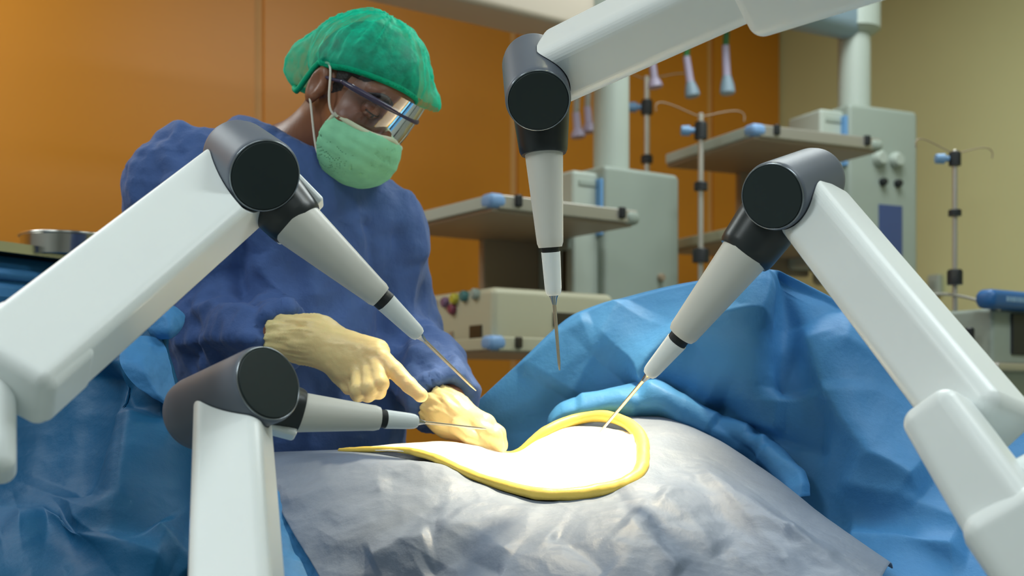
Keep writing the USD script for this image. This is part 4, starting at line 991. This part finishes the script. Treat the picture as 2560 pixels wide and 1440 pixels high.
# ------------------------------------------------------------------ infusion poles
def iv_pole(label, px, d, ytop, parts_, zbot, width=14, hooks=True, base=True):
    p = at(px, ytop, d); x, y = p[0], p[1]
    t = thing('infusion_pole', label, 'infusion pole', (x, y, zbot), 'infusion poles')
    zz = lambda py: EYE + (HORIZON - py) / FPX * d
    u = d / FPX
    part(t, 'pole', rod((x, y, zbot), (x, y, zz(ytop)), width / 2 * u, 20), M['alu'])
    for kind, py0, py1, w in parts_:
        part(t, kind, lathe((x, y, zz(py1)), (x, y, zz(py0)), [(0, w / 2 * u), (0.85, w / 2 * u), (1, w * 0.42 * u)], 24), M['black'])
        if kind == 'clamp':
            zc = zz((py0 + py1) / 2)
            part(t, 'knob', lathe((x - w / 2 * u, y, zc), (x - (w / 2 + 34) * u, y, zc), [(0, 7 * u), (0.3, 8 * u), (0.35, 13 * u), (0.95, 12 * u), (1, 9 * u)], 20), M['blueknob'], 35, 'blue clamp knob')
    if hooks:
        for s in (-1, 1):
            hk = [(x, y, zz(ytop + 8)), (x + s * 45 * u, y + s * 0.02, zz(ytop - 4)), (x + s * 100 * u, y + s * 0.05, zz(ytop - 16)), (x + s * 118 * u, y + s * 0.06, zz(ytop + 8))]
            part(t, 'hook', tube(smooth_path(hk, 24), 1.5 * u, 8), M['under'], True)
    if base:
        for k in range(5):
            a = 2 * math.pi * k / 5
            part(t, 'leg', rod((x, y, zbot + 0.05), (x + 0.24 * math.cos(a), y + 0.24 * math.sin(a), zbot + 0.03), 0.014, 12), M['steel'])
    return t
iv_pole('infusion pole standing behind the first pendant, close to its white column', 1617, 4.15, 190, [('clamp', 250, 286, 30), ('collar', 388, 408, 30)], 0.0)
iv_pole('infusion pole in front of the orange wall between the two pendants', 1752, 3.45, 283, [('clamp', 305, 348, 32), ('collar', 455, 476, 34), ('socket', 622, 656, 42)], 0.0)

# ------------------------------------------------------------------ gas hoses hanging from the ceiling
def hose(label, px, y0, y1, d, green, lean=6, group='hanging gas hoses'):
    u = d / FPX
    e = at(px + lean, y1, d); m = at(px, y0, d)
    t = thing('gas_hose', label, 'hose', e, group)
    c = np.array([m[0], m[1], CEIL])
    part(t, 'hose_line', tube(smooth_path([c, (c + m) / 2 + [0.01, 0, 0], m], 30), 8 * u, 12), M['green' if green else 'greyhose'], True)
    n1 = m + (e - m) * 0.6
    part(t, 'sleeve', lathe(m + ZX * 0.01, n1, [(0, 9 * u), (1, 10 * u)], 20), M['lilac'])
    part(t, 'plug', lathe(n1, e, [(0, 11 * u), (0.5, 17 * u), (0.9, 19 * u), (1, 15 * u)], 24), M['lilac'] if not green else M['boomblue'], 35)
hose('grey hose with a lilac plug hanging to the right of the white pendant column', 1630, 160, 220, 3.75, False, 9)
hose('green hose with a grey plug, middle one of three before the orange wall', 1716, 150, 243, 3.7, True, 16)
hose('green hose with a grey plug hanging nearest the corner of the walls', 1814, 122, 236, 3.7, True, 5)
hose('pale hose with a lilac plug hanging lowest, beside the top middle robot joint', 1440, 290, 345, 3.9, False, 6)
hose('pale hose with a lilac plug half hidden at the white pendant column', 1468, 275, 332, 3.95, False, 6)

# ------------------------------------------------------------------ anaesthesia machine at the right edge
DM = 2.75
u = DM / FPX
am = thing('anaesthesia_machine', 'grey anaesthesia machine with a deep blue handle bar at the right edge', 'medical machine', (at(2620, 0, DM)[0], DM + 0.2, 0))
Cn = at(2482, 770, DM)
Q = lambda a, b, z: np.array([Cn[0], Cn[1], 0]) + UX * a - VX * b + ZX * z
BB = lambda size, a, b, z, r=0.006: place(rbox(size, r), Q(a, b, z), AX)
z1 = at(0, 770, DM)[2]; z2 = at(0, 912, DM)[2]
part(am, 'cabinet', BB([0.46, 0.36, z1 - z2], 0.23, 0.18, (z1 + z2) / 2, 0.01), M['grey_side'])
part(am, 'worktop', BB([0.56, 0.46, 0.02], 0.24, 0.19, z2 - 0.005, 0.006), M['alu'])
part(am, 'drawer_unit', BB([0.44, 0.34, z2 - 0.10], 0.25, 0.20, (z2 + 0.08) / 2, 0.01), M['grey_white'])
part(am, 'drawer_gap', BB([0.022, 0.006, 0.085], 0.045, 0.028, z2 - 0.075, 0.002), M['black'])
part(am, 'base', BB([0.5, 0.42, 0.07], 0.24, 0.20, 0.04, 0.02), M['black'])
part(am, 'screen', BB([0.13, 0.008, 0.095], 0.135, -0.002, (z1 + z2) / 2 + 0.008, 0.003), M['black'])
part(am, 'valve', rod(Q(-0.045, 0.03, z2 + 0.005), Q(-0.045, 0.03, z2 + 0.085), 0.011, 16), M['black'])
hb = part(am, 'handle_bar', BB([0.52, 0.05, 0.043], 0.205, -0.012, z1 + 0.018, 0.014), M['handle'], 35, 'deep blue handle bar with faint pale lettering')
for k, wd in enumerate((0.010, 0.008, 0.011, 0.007, 0.010, 0.008)):
    part(hb, 'letter', BB([wd, 0.002, 0.011], 0.0 + k * 0.0125, -0.0375, z1 + 0.018, 0.0006), M['letter'], False)
p3 = Q(0.03, 0.12, 0); k3 = (p3[0] / p3[1]) * FPX + 1280
iv_pole('infusion pole standing on the anaesthesia machine at the right edge', k3, p3[1], 375, [('clamp', 380, 414, 30), ('collar', 524, 540, 32), ('socket', 674, 712, 38)], z1 + 0.002, 13, True, False)
part(am, 'cable', tube(smooth_path([at(2320, 742, 2.9), at(2370, 736, 2.88), at(2440, 750, 2.78), at(2500, 775, 2.74)], 30), 0.004, 8), M['greyhose'], True)

ow = at(2338, 712, 4.81)
wo = thing('wall_outlet', 'small pale outlet box on the olive wall behind the right robot arm', 'outlet', (ow[0], ow[1], ow[2] - 0.04))
part(wo, 'box', place(rbox([0.03, 0.055, 0.08], 0.006), ow, AX), M['grey_white'])
part(wo, 'socket', place(rbox([0.006, 0.03, 0.03], 0.002), ow - UX * 0.016, AX), M['grey_side'])
